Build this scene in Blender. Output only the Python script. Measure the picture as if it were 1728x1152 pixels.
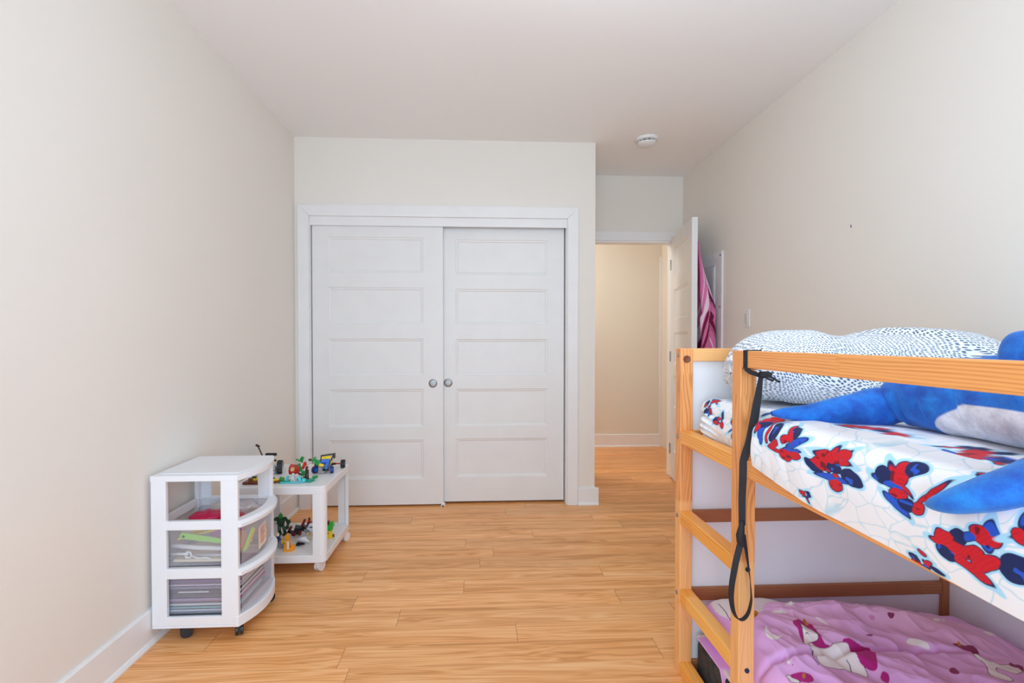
import bpy, math, random
import numpy as np
from mathutils import Vector, Matrix, noise as mnoise
R = math.radians
PI = math.pi
SC = bpy.context.scene
for o in list(bpy.data.objects): bpy.data.objects.remove(o)

# ------------------------------------------------------------------ camera
cam_d = bpy.data.cameras.new('camera'); cam = bpy.data.objects.new('camera', cam_d)
SC.collection.objects.link(cam); SC.camera = cam
cam.location = (0, 0, 1.2)
cam.rotation_euler = (R(90 - 0.9), 0, R(-2.8))
cam_d.sensor_width = 36.0; cam_d.lens = 36.0 * 815 / 1728
cam_d.shift_x = 0.00702; cam_d.shift_y = 0.00683
cam_d.clip_start = 0.02; cam_d.clip_end = 100

# ------------------------------------------------------------------ world, exposure, lights
W = bpy.data.worlds.new('world'); SC.world = W; W.use_nodes = True
bg = W.node_tree.nodes['Background']; bg.inputs[0].default_value = (0.80, 0.90, 1.0, 1); bg.inputs[1].default_value = 1.0
vs = SC.view_settings
vs.view_transform = 'Standard'; vs.look = 'None'; vs.gamma = 1; vs.use_curve_mapping = False
vs.exposure = 0.19
SC.cycles.use_denoising = True
SC.cycles.max_bounces = 12; SC.cycles.diffuse_bounces = 8; SC.cycles.transparent_max_bounces = 16
SC.cycles.sample_clamp_indirect = 8.0
SC.cycles.caustics_reflective = False; SC.cycles.caustics_refractive = False

def area(name, loc, rot, sx, sy, power, col, spread=180):
    d = bpy.data.lights.new(name, 'AREA'); d.shape = 'RECTANGLE'; d.size = sx; d.size_y = sy
    d.energy = power; d.color = col; d.spread = R(spread)
    o = bpy.data.objects.new(name, d); o.location = loc; o.rotation_euler = rot
    SC.collection.objects.link(o); return o
# daylight from an assumed, unseen window, made tall to light the low areas
area('unseen_window_light', (0.2, -1.12, 1.22), (R(90), 0, 0), 2.5, 2.2, 66, (0.585, 0.82, 1.03))
# light of an added, unseen bedroom pendant and of the hall lamp
def bulb(name, loc, rad, power, col):
    d = bpy.data.lights.new(name, 'POINT'); d.shadow_soft_size = rad; d.energy = power; d.color = col
    o = bpy.data.objects.new(name, d); o.location = loc; SC.collection.objects.link(o)
bulb('added_pendant_light', (0.4, 1.22, 2.22), 0.11, 20, (0.81, 0.93, 1.02))
bulb('hall_lamp_light', (0.15, 4.78, 2.30), 0.12, 25, (0.98, 0.98, 0.96))

# ------------------------------------------------------------------ materials
MATS = {}
class NT:
    def __init__(s, name):
        s.m = bpy.data.materials.new(name); s.m.use_nodes = True
        s.t = s.m.node_tree; s.b = s.t.nodes['Principled BSDF']; s.o = s.t.nodes['Material Output']
    def n(s, typ, ins=None, **kw):
        nd = s.t.nodes.new('ShaderNode' + typ)
        for k, v in kw.items(): setattr(nd, k, v)
        for k, v in (ins or {}).items():
            if isinstance(v, tuple) and len(v) == 2 and hasattr(v[0], 'outputs'): s.t.links.new(v[0].outputs[v[1]], nd.inputs[k])
            elif hasattr(v, 'outputs'): s.t.links.new(v.outputs[0], nd.inputs[k])
            else: nd.inputs[k].default_value = v
        return nd
    def math(s, op, a, b=None, c=None):
        ins = {0: a}
        if b is not None: ins[1] = b
        if c is not None: ins[2] = c
        return s.n('Math', ins, operation=op)
    def link(s, a, sock, out=0):
        s.t.links.new(a.outputs[out], s.b.inputs[sock])
    def ramp(s, fac, stops):
        r = s.n('ValToRGB', {0: fac}); e = r.color_ramp.elements
        while len(e) < len(stops): e.new(0.5)
        for i, (p, c) in enumerate(stops): e[i].position = p; e[i].color = (*c, 1)
        return r
    def bump(s, h, strength, dist):
        b = s.n('Bump', {'Strength': strength, 'Distance': dist, 'Height': h}); s.link(b, 'Normal')
def srgb(r, g, b):
    f = lambda c: ((c / 255) / 12.92) if c / 255 <= 0.04045 else (((c / 255) + 0.055) / 1.055) ** 2.4
    return (f(r), f(g), f(b))
def mat(name, col, rough=0.5, metal=0.0, spec=0.5, var=0.0, vscale=8.0, bump=0.0, bscale=200.0, sheen=0.0):
    if name in MATS: return MATS[name]
    t = NT(name); b = t.b
    b.inputs['Base Color'].default_value = (*col, 1); b.inputs['Roughness'].default_value = rough
    b.inputs['Metallic'].default_value = metal; b.inputs['Specular IOR Level'].default_value = spec
    if sheen: b.inputs['Sheen Weight'].default_value = sheen
    g = t.n('NewGeometry')
    nz = t.n('TexNoise', {'Vector': (g, 0), 'Scale': vscale, 'Detail': 2.0})
    v = max(var, 0.015)
    r = t.ramp(nz, [(0.3, tuple(c * (1 - v) for c in col)), (0.7, tuple(min(1, c * (1 + v)) for c in col))])
    t.link(r, 'Base Color')
    if bump:
        n2 = t.n('TexNoise', {'Vector': (g, 0), 'Scale': bscale, 'Detail': 3.0})
        t.bump(n2, bump, 0.002)
    MATS[name] = t.m
    return t.m
def mat_print(name, rough=0.85, weave=True, sheen=0.1):
    t = NT(name); a = t.n('VertexColor'); a.layer_name = 'print'
    t.link(a, 'Base Color'); t.b.inputs['Roughness'].default_value = rough; t.b.inputs['Specular IOR Level'].default_value = 0.2
    t.b.inputs['Sheen Weight'].default_value = sheen
    if weave:
        g = t.n('NewGeometry'); nz = t.n('TexNoise', {'Vector': (g, 0), 'Scale': 500.0, 'Detail': 1.0}); t.bump(nz, 0.15, 0.001)
    MATS[name] = t.m; return t.m

def mat_floor():
    t = NT('oak_laminate'); g = t.n('NewGeometry'); s = t.n('SeparateXYZ', {0: (g, 0)})
    PW, PL = 0.127, 1.22
    row = t.math('FLOOR', t.math('DIVIDE', (s, 1), PW))
    rn = t.n('TexWhiteNoise', {'W': row}, noise_dimensions='1D')
    xo = t.math('ADD', (s, 0), t.math('MULTIPLY', (rn, 0), PL * 3))
    col = t.math('FLOOR', t.math('DIVIDE', xo, PL))
    pid = t.n('CombineXYZ', {0: row, 1: col, 2: 3.0})
    pr = t.n('TexWhiteNoise', {'Vector': pid}, noise_dimensions='3D')
    # grain
    off = t.math('MULTIPLY', (pr, 0), 37.0)
    gv = t.n('CombineXYZ', {0: t.math('ADD', t.math('MULTIPLY', (s, 0), 1.1), off), 1: t.math('MULTIPLY', (s, 1), 20.0), 2: off})
    g1 = t.n('TexNoise', {'Vector': gv, 'Scale': 1.0, 'Detail': 2.0, 'Roughness': 0.5, 'Distortion': 0.8})
    gv2 = t.n('CombineXYZ', {0: t.math('MULTIPLY', (s, 0), 5.0), 1: t.math('MULTIPLY', (s, 1), 130.0), 2: off})
    g2 = t.n('TexNoise', {'Vector': gv2, 'Scale': 1.0, 'Detail': 2.0})
    rings = t.math('SINE', t.math('MULTIPLY', g1, 55.0))
    gsum = t.math('ADD', t.math('MULTIPLY', rings, 0.11), t.math('ADD', t.math('MULTIPLY', g1, 0.80), t.math('MULTIPLY', g2, 0.24)))
    r = t.ramp(gsum, [(0.30, srgb(208, 139, 72)), (0.44, srgb(228, 157, 92)), (0.58, srgb(240, 175, 113)), (0.78, srgb(248, 194, 136))])
    tone = t.math('MULTIPLY_ADD', (pr, 0), 0.14, 0.90)
    hsv = t.n('HueSaturation', {'Color': r, 'Value': tone, 'Saturation': 1.0})
    # seams
    fy = t.math('FRACT', t.math('DIVIDE', (s, 1), PW)); fx = t.math('FRACT', t.math('DIVIDE', xo, PL))
    sy = t.math('LESS_THAN', fy, 0.010); sx = t.math('LESS_THAN', fx, 0.0016)
    seam = t.math('MAXIMUM', t.math('MULTIPLY', sy, 0.45), t.math('MULTIPLY', sx, 0.8))
    mx = t.n('Mix', {0: seam, 6: (hsv, 0), 7: (*srgb(120, 78, 44), 1)}, data_type='RGBA')
    t.t.links.new(mx.outputs[2], t.b.inputs['Base Color'])
    t.b.inputs['Roughness'].default_value = 0.36
    t.bump(t.math('MULTIPLY_ADD', seam, -1.0, t.math('MULTIPLY', gsum, 0.25)), 0.25, 0.001)
    MATS['floor'] = t.m; return t.m

def mat_pine(name, light, mid, dark, pale, wob=24.0, fq=900.0):
    """UV: u along the board in metres, v across in metres"""
    t = NT(name); uv = t.n('UVMap'); uv.uv_map = 'UVMap'; s = t.n('SeparateXYZ', {0: uv})
    # finger joints every ~0.42 m with a zig-zag edge
    zz = t.math('MULTIPLY', t.math('PINGPONG', (s, 1), 0.003), 5.0)
    seg = t.math('FLOOR', t.math('DIVIDE', t.math('ADD', (s, 0), zz), 0.46))
    rn = t.n('TexWhiteNoise', {'W': seg}, noise_dimensions='1D')
    off = t.math('MULTIPLY', (rn, 0), 23.0)
    wv = t.n('CombineXYZ', {0: t.math('MULTIPLY', (s, 0), 2.2), 1: t.math('ADD', t.math('MULTIPLY', (s, 1), 18.0), off), 2: off})
    w = t.n('TexNoise', {'Vector': wv, 'Scale': 1.0, 'Detail': 1.0, 'Distortion': 0.3})
    lines = t.math('SINE', t.math('ADD', t.math('MULTIPLY', (s, 1), fq), t.math('MULTIPLY', w, wob)))
    fine = t.n('TexNoise', {'Vector': t.n('CombineXYZ', {0: t.math('MULTIPLY', (s, 0), 9.0), 1: t.math('MULTIPLY', (s, 1), 500.0), 2: off}), 'Scale': 1.0, 'Detail': 1.0})
    k = t.math('ADD', t.math('MULTIPLY_ADD', lines, 0.22, 0.44), t.math('MULTIPLY', t.math('SUBTRACT', fine, 0.5), 0.5))
    r = t.ramp(k, [(0.0, dark), (0.35, mid), (1.0, light)])
    mx = t.n('Mix', {0: t.math('MULTIPLY', t.math('GREATER_THAN', (rn, 0), 0.62), 0.55), 6: (r, 0), 7: (*pale, 1)}, data_type='RGBA')
    t.t.links.new(mx.outputs[2], t.b.inputs['Base Color'])
    t.b.inputs['Roughness'].default_value = 0.42
    t.bump(k, 0.10, 0.0006)
    MATS[name] = t.m; return t.m

def mat_dots():
    t = NT('dotted_cotton'); uv = t.n('UVMap'); uv.uv_map = 'UVMap'
    wn = t.n('TexNoise', {'Vector': uv, 'Scale': 5.0, 'Detail': 0.0})
    wob = t.n('VectorMath', {0: t.n('VectorMath', {0: (wn, 1), 1: (0.5, 0.5, 0.5)}, operation='SUBTRACT'), 1: (0.16, 0.16, 0.0)}, operation='MULTIPLY')
    p = t.n('VectorMath', {0: uv, 1: wob}, operation='ADD')
    sc = t.n('VectorMath', {0: p, 1: (88.0, 118.0, 0.0)}, operation='MULTIPLY')
    v = t.n('TexVoronoi', {'Vector': sc, 'Scale': 1.0, 'Randomness': 0.45}, voronoi_dimensions='2D')
    k = t.math('SMOOTH_MIN', 1.0, t.math('MULTIPLY', t.math('SUBTRACT', 0.36, (v, 0)), 12.0), 0.1)
    k = t.math('MAXIMUM', k, 0.0)
    r = t.n('Mix', {0: k, 6: (*srgb(236, 238, 242), 1), 7: (*srgb(78, 108, 140), 1)}, data_type='RGBA')
    t.t.links.new(r.outputs[2], t.b.inputs['Base Color']); t.b.inputs['Roughness'].default_value = 0.9
    MATS['dots'] = t.m; return t.m
def mat_plush():
    t = NT('blue_plush'); a = t.n('VertexColor'); a.layer_name = 'print'; g = t.n('NewGeometry')
    nz = t.n('TexNoise', {'Vector': (g, 0), 'Scale': 26.0, 'Detail': 4.0, 'Roughness': 0.65})
    v = t.math('MULTIPLY_ADD', nz, 1.5, 0.30)
    h = t.n('HueSaturation', {'Color': (a, 0), 'Value': v, 'Hue': t.math('MULTIPLY_ADD', nz, -0.06, 0.525)})
    t.link(h, 'Base Color'); t.b.inputs['Roughness'].default_value = 0.8; t.b.inputs['Sheen Weight'].default_value = 0.5
    t.b.inputs['Sheen Roughness'].default_value = 0.4; t.b.inputs['Sheen Tint'].default_value = (0.4, 0.7, 1, 1)
    n2 = t.n('TexNoise', {'Vector': (g, 0), 'Scale': 350.0, 'Detail': 2.0}); t.bump(n2, 0.5, 0.002)
    MATS['plush'] = t.m; return t.m
def mat_clear(name, col, alpha, rough=0.25):
    t = NT(name)
    for n_ in list(t.t.nodes):
        if n_ != t.o: t.t.nodes.remove(n_)
    g = t.n('NewGeometry'); nz = t.n('TexNoise', {'Vector': (g, 0), 'Scale': 9.0})
    tr = t.n('BsdfTransparent', {0: (0.97, 0.97, 0.98, 1)}); df = t.n('BsdfDiffuse', {0: (*col, 1)}); gl = t.n('BsdfGlossy', {0: (1, 1, 1, 1), 1: rough})
    m1 = t.n('MixShader', {0: 0.22, 1: df, 2: gl})
    m2 = t.n('MixShader', {0: t.math('MULTIPLY_ADD', nz, 0.10, alpha - 0.05), 1: tr, 2: m1})
    t.t.links.new(m2.outputs[0], t.o.inputs[0]); MATS[name] = t.m; return t.m

M_wall = mat('wall_paint', (0.79, 0.747, 0.692), 0.8, var=0.02, vscale=0.8, bump=0.08, bscale=300)
M_ceil = mat('ceiling_paint', (0.86, 0.86, 0.86), 0.9, var=0.01, vscale=0.6)
M_hall = mat('hall_paint', (0.74, 0.69, 0.60), 0.8, var=0.02, vscale=0.8)
M_trim = mat('white_trim_paint', (0.80, 0.795, 0.80), 0.4, var=0.01)
M_door = mat('white_door_paint', (0.77, 0.765, 0.76), 0.42, var=0.01)
M_floor = mat_floor()
M_gap = mat('closet_shade', (0.05, 0.05, 0.05), 0.9)
M_pine = mat_pine('pine_orange', srgb(244, 178, 110), srgb(234, 158, 88), srgb(196, 114, 54), srgb(248, 198, 134))
M_pine_p = mat_pine('pine_post', srgb(244, 178, 112), srgb(228, 152, 86), srgb(170, 94, 46), srgb(246, 194, 130), 60.0, 520.0)
M_pine_r = mat_pine('pine_rung_warm_lit', srgb(250, 184, 92), srgb(242, 166, 74), srgb(208, 126, 50), srgb(252, 196, 110), 40.0, 500.0)  # warm light caught by the rungs is put into this pine colour
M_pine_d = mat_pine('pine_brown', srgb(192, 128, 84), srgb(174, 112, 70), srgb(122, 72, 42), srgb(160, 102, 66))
M_panel = mat('white_bed_board', (0.85, 0.865, 0.90), 0.35, var=0.01)
M_steel = mat('brushed_steel', (0.40, 0.39, 0.385), 0.50, 1.0, var=0.15, vscale=60)
M_dsteel = mat('dark_steel', (0.25, 0.25, 0.26), 0.35, 0.9)
M_black = mat('black_webbing', (0.012, 0.012, 0.018), 0.7, var=0.2, vscale=120, bump=0.3, bscale=600)
M_blackp = mat('black_plastic', (0.02, 0.02, 0.022), 0.4)
M_whitep = mat('white_plastic', (0.80, 0.81, 0.845), 0.35, var=0.01)
M_cart = mat('white_lacquer', (0.79, 0.78, 0.79), 0.3, var=0.01)
M_clear = mat_clear('clear_drawer_plastic', (0.80, 0.81, 0.86), 0.15)
M_bag = mat_clear('clear_bag_film', (0.85, 0.85, 0.9), 0.35, 0.1)
M_dots = mat_dots(); M_plush = mat_plush()
M_sheet = mat_print('printed_sheet_cotton'); M_duv = mat_print('printed_duvet_cotton'); M_tow = mat_print('striped_terry')
M_mat_blk = mat('charcoal_mattress_side', (0.035, 0.037, 0.04), 0.85, var=0.5, vscale=30)
M_mat_wht = mat('mattress_ticking', (0.78, 0.75, 0.77), 0.8, var=0.03)

def C(name, rgb, rough=0.35, **k): return mat('toy_' + name, srgb(*rgb), rough, **k)
T = dict(red=C('red', (190, 38, 30)), dred=C('dark_red', (110, 24, 30)), green=C('green', (30, 140, 66)), bgreen=C('bright_green', (52, 180, 60)),
         dgreen=C('dark_green', (28, 66, 38)), teal=C('teal', (30, 150, 120)), aqua=C('aqua', (90, 205, 215)), yellow=C('yellow', (240, 205, 40)),
         orange=C('orange', (245, 160, 35)), blue=C('blue', (60, 120, 220)), navy=C('navy', (28, 48, 110)), black=C('black', (22, 22, 26)),
         grey=C('grey', (140, 142, 146)), lgrey=C('light_grey', (205, 208, 214)), white=C('white', (235, 236, 240)), brown=C('brown', (112, 66, 38)),
         tan=C('tan', (206, 176, 120)), pink=C('pink', (225, 60, 120)), hot=C('hot_pink', (205, 30, 85)), lime=C('lime', (150, 215, 90)),
         lil=C('lilac', (190, 150, 200)), cream=C('cream', (240, 225, 195)), plum=C('plum', (95, 60, 100)), peach=C('peach', (232, 180, 155)),
         dbrown=C('dark_brown', (62, 34, 24)), silver=mat('toy_silver', (0.6, 0.6, 0.62), 0.3, 0.7))

# ------------------------------------------------------------------ geometry helpers
class MB:
    def __init__(s): s.v = []; s.f = []; s.uv = []; s.mi = []
    def add(s, verts, faces, uvs=None, mi=0):
        o = len(s.v); s.v += [tuple(p) for p in verts]
        for k, f in enumerate(faces):
            s.f.append(tuple(i + o for i in f)); s.mi.append(mi); s.uv.append(uvs[k] if uvs else None)
        return s
    def box(s, x0, x1, y0, y1, z0, z1, mi=0, M=None):
        if x0 > x1: x0, x1 = x1, x0
        if y0 > y1: y0, y1 = y1, y0
        if z0 > z1: z0, z1 = z1, z0
        v = [(x0, y0, z0), (x1, y0, z0), (x1, y1, z0), (x0, y1, z0), (x0, y0, z1), (x1, y0, z1), (x1, y1, z1), (x0, y1, z1)]
        if M is not None: v = [tuple(M @ Vector(p)) for p in v]
        return s.add(v, [(0, 3, 2, 1), (4, 5, 6, 7), (0, 1, 5, 4), (1, 2, 6, 5), (2, 3, 7, 6), (3, 0, 4, 7)], mi=mi)
    def obox(s, c, size, rot=(0, 0, 0), mi=0):
        from mathutils import Euler
        M = Matrix.Translation(c) @ Euler(rot).to_matrix().to_4x4()
        a, b, d = [q / 2 for q in size]
        return s.box(-a, a, -b, b, -d, d, mi, M)
    def cyl(s, p0, p1, r, n=20, r1=None, mi=0):
        p0, p1 = Vector(p0), Vector(p1); r1 = r if r1 is None else r1
        d = (p1 - p0).normalized(); a = d.orthogonal().normalized(); b = d.cross(a)
        v = []
        for p, q in ((p0, r), (p1, r1)):
            for i in range(n): t = 2 * PI * i / n; v.append(p + (a * math.cos(t) + b * math.sin(t)) * q)
        f = [(i, (i + 1) % n, n + (i + 1) % n, n + i) for i in range(n)] + [tuple(range(n))[::-1], tuple(range(n, 2 * n))]
        return s.add(v, f, mi=mi)
    def tube(s, pts, rs, n=10, mi=0, sq=(1, 1), up=None):
        """swept round/oval section through pts; sq scales the two section axes"""
        pts = [Vector(p) for p in pts]
        if not hasattr(rs, '__len__'): rs = [rs] * len(pts)
        v = []; prev = None
        for i, p in enumerate(pts):
            d = (pts[min(i + 1, len(pts) - 1)] - pts[max(i - 1, 0)]).normalized()
            if up is not None: a = d.cross(Vector(up)).normalized()
            elif prev is None: a = d.orthogonal().normalized()
            else: a = (prev - d * prev.dot(d)).normalized()
            prev = a; b = d.cross(a)
            for k in range(n): t = 2 * PI * k / n; v.append(p + a * math.cos(t) * rs[i] * sq[0] + b * math.sin(t) * rs[i] * sq[1])
        m = len(pts)
        f = [(j * n + i, j * n + (i + 1) % n, (j + 1) * n + (i + 1) % n, (j + 1) * n + i) for j in range(m - 1) for i in range(n)]
        f += [tuple(range(n))[::-1], tuple(range((m - 1) * n, m * n))]
        return s.add(v, f, mi=mi)
    def lathe(s, prof, c, axis='z', n=32, mi=0):
        v = []
        for r, h in prof:
            for i in range(n):
                t = 2 * PI * i / n; a, b = r * math.cos(t), r * math.sin(t)
                p = {'z': (a, b, h), 'y': (a, h, b), 'x': (h, a, b)}[axis]
                v.append((c[0] + p[0], c[1] + p[1], c[2] + p[2]))
        m = len(prof); f = [(j * n + i, j * n + (i + 1) % n, (j + 1) * n + (i + 1) % n, (j + 1) * n + i) for j in range(m - 1) for i in range(n)]
        f += [tuple(range(n))[::-1], tuple(range((m - 1) * n, m * n))]
        return s.add(v, f, mi=mi)
    def ball(s, c, r, n=12, mi=0, rot=None):
        r = r if hasattr(r, '__len__') else (r, r, r); v = []; m = max(6, n // 2 + 2)
        for j in range(m + 1):
            ph = PI * j / m
            for i in range(n):
                t = 2 * PI * i / n; p = Vector((r[0] * math.sin(ph) * math.cos(t), r[1] * math.sin(ph) * math.sin(t), r[2] * math.cos(ph)))
                if rot is not None: p = rot @ p
                v.append((c[0] + p[0], c[1] + p[1], c[2] + p[2]))
        f = [(j * n + i, (j + 1) * n + i, (j + 1) * n + (i + 1) % n, j * n + (i + 1) % n) for j in range(m) for i in range(n)]
        return s.add(v, f, mi=mi)
    def prism(s, poly, z0, z1, mi=0):
        n = len(poly); v = [(x, y, z0) for x, y in poly] + [(x, y, z1) for x, y in poly]
        f = [tuple(range(n))[::-1], tuple(range(n, 2 * n))] + [(i, (i + 1) % n, n + (i + 1) % n, n + i) for i in range(n)]
        return s.add(v, f, mi=mi)
    def build(s, name, mats, parent=None, smooth=False, bevel=0.0, seg=2, autosmooth=None, weld=True):
        me = bpy.data.meshes.new(name); off = root_loc(parent)
        me.from_pydata([(x - off[0], y - off[1], z - off[2]) for x, y, z in s.v], [], s.f)
        if any(u is not None for u in s.uv):
            ul = me.uv_layers.new(name='UVMap').data; li = 0
            for f, u in zip(s.f, s.uv):
                for k in range(len(f)): ul[li].uv = u[k] if u else (0, 0); li += 1
        for m in (mats if isinstance(mats, (list, tuple)) else [mats]): me.materials.append(m)
        me.polygons.foreach_set('material_index', s.mi)
        import bmesh
        bm = bmesh.new(); bm.from_mesh(me); (bmesh.ops.remove_doubles(bm, verts=bm.verts, dist=1e-7) if weld else None); bmesh.ops.recalc_face_normals(bm, faces=bm.faces); bm.to_mesh(me); bm.free()
        if smooth: me.polygons.foreach_set('use_smooth', [True] * len(me.polygons))
        me.update()
        if smooth and autosmooth: me.set_sharp_from_angle(angle=R(autosmooth))
        o = bpy.data.objects.new(name, me); SC.collection.objects.link(o)
        if parent is not None: o.parent = parent
        if bevel:
            bv = o.modifiers.new('edge', 'BEVEL'); bv.width = bevel; bv.segments = seg; bv.limit_method = 'ANGLE'; bv.angle_limit = R(40)
        return o
def root_loc(p):
    if p is None: return (0, 0, 0)
    while p.parent is not None: p = p.parent
    return tuple(p.location)
def thing(name, label, cat, loc=(0, 0, 0), group=None):
    o = bpy.data.objects.new(name, None); SC.collection.objects.link(o); o.location = loc; o.empty_display_size = 0.05
    return tag(o, label, cat, group)
def tag(o, label, cat, group=None):
    o['label'] = label; o['category'] = cat
    if group: o['group'] = group
    return o
def struct(o, label=None, cat=None):
    o['kind'] = 'structure'
    if label: o['label'] = label
    if cat: o['category'] = cat
    return o
def grid_obj(name, P, mat_, col=None, uv=None, parent=None, closed_u=False):
    """P: (n,m,3) numpy grid"""
    n, m, _ = P.shape; off = np.array(root_loc(parent))
    me = bpy.data.meshes.new(name); V = (P.reshape(-1, 3) - off)
    I = np.arange(n * m).reshape(n, m)
    if closed_u: I = np.vstack([I, I[:1]])
    a, b, c, d = I[:-1, :-1].ravel(), I[1:, :-1].ravel(), I[1:, 1:].ravel(), I[:-1, 1:].ravel()
    F = np.stack([a, b, c, d], 1)
    me.vertices.add(len(V)); me.vertices.foreach_set('co', V.astype(np.float32).ravel())
    me.loops.add(F.size); me.loops.foreach_set('vertex_index', F.ravel().astype(np.int32))
    me.polygons.add(len(F)); me.polygons.foreach_set('loop_start', (np.arange(len(F)) * 4).astype(np.int32))
    me.polygons.foreach_set('loop_total', np.full(len(F), 4, np.int32))
    me.update(calc_edges=True); me.validate()
    me.polygons.foreach_set('use_smooth', [True] * len(me.polygons))
    if uv is not None:
        ul = me.uv_layers.new(name='UVMap'); U = uv.reshape(-1, 2)[F.ravel()]; ul.data.foreach_set('uv', U.astype(np.float32).ravel())
    if col is not None:
        ca = me.color_attributes.new('print', 'FLOAT_COLOR', 'POINT')
        Cc = np.ones((n * m, 4), np.float32); Cc[:, :3] = col.reshape(-1, 3); ca.data.foreach_set('color', Cc.ravel())
    me.materials.append(mat_); o = bpy.data.objects.new(name, me); SC.collection.objects.link(o)
    if parent is not None: o.parent = parent
    return o
def sm(x, a, b):
    t = np.clip((x - a) / (b - a), 0, 1); return t * t * (3 - 2 * t)
# numpy value noise
_rs = np.random.RandomState(7); _G = _rs.rand(256, 256)
def vnoise(x, y, seed=0):
    x = np.asarray(x, float) + seed * 17.3; y = np.asarray(y, float) + seed * 9.7
    xi = np.floor(x).astype(int); yi = np.floor(y).astype(int); fx = x - xi; fy = y - yi
    fx = fx * fx * (3 - 2 * fx); fy = fy * fy * (3 - 2 * fy)
    g = lambda i, j: _G[i % 256, j % 256]
    return (g(xi, yi) * (1 - fx) + g(xi + 1, yi) * fx) * (1 - fy) + (g(xi, yi + 1) * (1 - fx) + g(xi + 1, yi + 1) * fx) * fy
def fbm(x, y, seed=0, o=3):
    r = 0; a = 0.5
    for k in range(o): r = r + a * vnoise(x * 2 ** k, y * 2 ** k, seed + k); a *= 0.5
    return r / (1 - 0.5 ** o)
def in_poly(X, Y, poly):
    ins = np.zeros(X.shape, bool); n = len(poly)
    for i in range(n):
        x0, y0 = poly[i]; x1, y1 = poly[(i + 1) % n]
        c = ((y0 > Y) != (y1 > Y))
        with np.errstate(divide='ignore', invalid='ignore'):
            xx = (x1 - x0) * (Y - y0) / (y1 - y0 + 1e-12) + x0
        ins ^= c & (X < xx)
    return ins
def poly_dist(X, Y, poly, closed=True):
    d = np.full(X.shape, 1e9); n = len(poly)
    for i in range(n if closed else n - 1):
        x0, y0 = poly[i]; x1, y1 = poly[(i + 1) % n]; dx, dy = x1 - x0, y1 - y0
        t = np.clip(((X - x0) * dx + (Y - y0) * dy) / (dx * dx + dy * dy + 1e-12), 0, 1)
        d = np.minimum(d, np.hypot(X - x0 - t * dx, Y - y0 - t * dy))
    return d

# ------------------------------------------------------------------ room shell
XL, XR, YC, YD, YB, ZC = -1.318, 1.77, 3.50, 4.18, -1.0, 2.64   # left/right walls, closet wall, door wall, wall behind, ceiling
XJ = 0.832                                                       # corner of the closet wall
YH = 5.40; XHL, XHR = 0.55, 2.03                                  # hall
TH = 0.1
def sbox(name, mats, *bs, **kw):
    m = MB()
    for b in bs: m.box(*b)
    return struct(m.build(name, mats, **kw))
sbox('floor', M_floor, (XL - TH, 3.4, YB - TH, YH + TH, -0.1, 0))
sbox('ceiling', M_ceil, (XL - TH, 3.4, YB - TH, YH + TH, ZC, ZC + 0.1))
sbox('wall_left', M_wall, (XL - TH, XL, YB - TH, YH, 0, ZC))
sbox('wall_right', M_wall, (XR, XR + TH, YB - TH, YD, 0, ZC))
# closet wall with the opening for the sliding doors
OX0, OX1, OZ = -1.216, 0.624, 2.095
sbox('wall_closet', M_wall, (XL, OX0, YC, YC + TH, 0, ZC), (OX1, XJ, YC, YC + TH, 0, ZC), (OX0, OX1, YC, YC + TH, OZ, ZC),
     (XJ - TH, XJ, YC + TH, YD, 0, ZC), (XL, XJ - TH, YD - 0.03, YD, 0, ZC))
# door wall with the doorway, door behind
DX0, DX1, DZ = 0.93, 1.69, 2.075
sbox('wall_doorway', M_wall, (XL, DX0, YD, YD + TH, 0, ZC), (DX1, XR + TH, YD, YD + TH, 0, ZC), (DX0, DX1, YD, YD + TH, DZ, ZC))
# wall behind the camera with the unseen window's opening
WX0, WX1, WZ0, WZ1 = -1.05, 1.45, 0.10, 2.35
sbox('wall_back', M_wall, (XL, WX0, YB - TH, YB, 0, ZC), (WX1, XR, YB - TH, YB, 0, ZC), (WX0, WX1, YB - TH, YB, 0, WZ0), (WX0, WX1, YB - TH, YB, WZ1, ZC))
sbox('wall_hall_far', M_hall, (XL - TH, XHR + TH, YH, YH + TH, 0, ZC))
sbox('wall_hall_right', M_hall, (XHR + 0.02, XHR + TH, YD, YH, 0, ZC), (XR, XHR + .02, YD, YD + TH, 0, ZC))
m = MB()
for a, b in ((WX0, WX0 + .05), (WX1 - .05, WX1), (.175, .225)): m.box(a, b, YB - .07, YB - .02, WZ0, WZ1)
for a, b in ((WZ0, WZ0 + .05), (WZ1 - .05, WZ1)): m.box(WX0, WX1, YB - .07, YB - .02, a, b)
m.box(WX0 - .03, WX1 + .03, YB - .02, YB + .04, WZ0 - .03, WZ0)
struct(m.build('unseen_window_1', M_trim))  # unseen window, reaching low so more light gets to the floor

# closet casing: two legs and a mitred head, fascia, track
def frame_mitre(mb, x0, x1, zt, w, y0, y1):
    """three mitred boards around an opening, outer edges x0,x1,zt, facing -y"""
    for P in ([(x0, 0), (x0 + w, 0), (x0 + w, zt - w), (x0, zt)], [(x1, 0), (x1 - w, 0), (x1 - w, zt - w), (x1, zt)],
              [(x0, zt), (x1, zt), (x1 - w, zt - w), (x0 + w, zt - w)]):
        # shrink a hair at the mitres so the joint shows
        c = (sum(p[0] for p in P) / 4, sum(p[1] for p in P) / 4)
        Q = [(p[0] + (0.0011 if p[0] < c[0] else -0.0011), p[1]) for p in P]
        n = 4; v = [(x, y0, z) for x, z in Q] + [(x, y1, z) for x, z in Q]
        mb.add(v, [(0, 1, 2, 3), (7, 6, 5, 4)] + [(i, (i + 1) % n, n + (i + 1) % n, n + i) for i in range(n)])
    return mb
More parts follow.
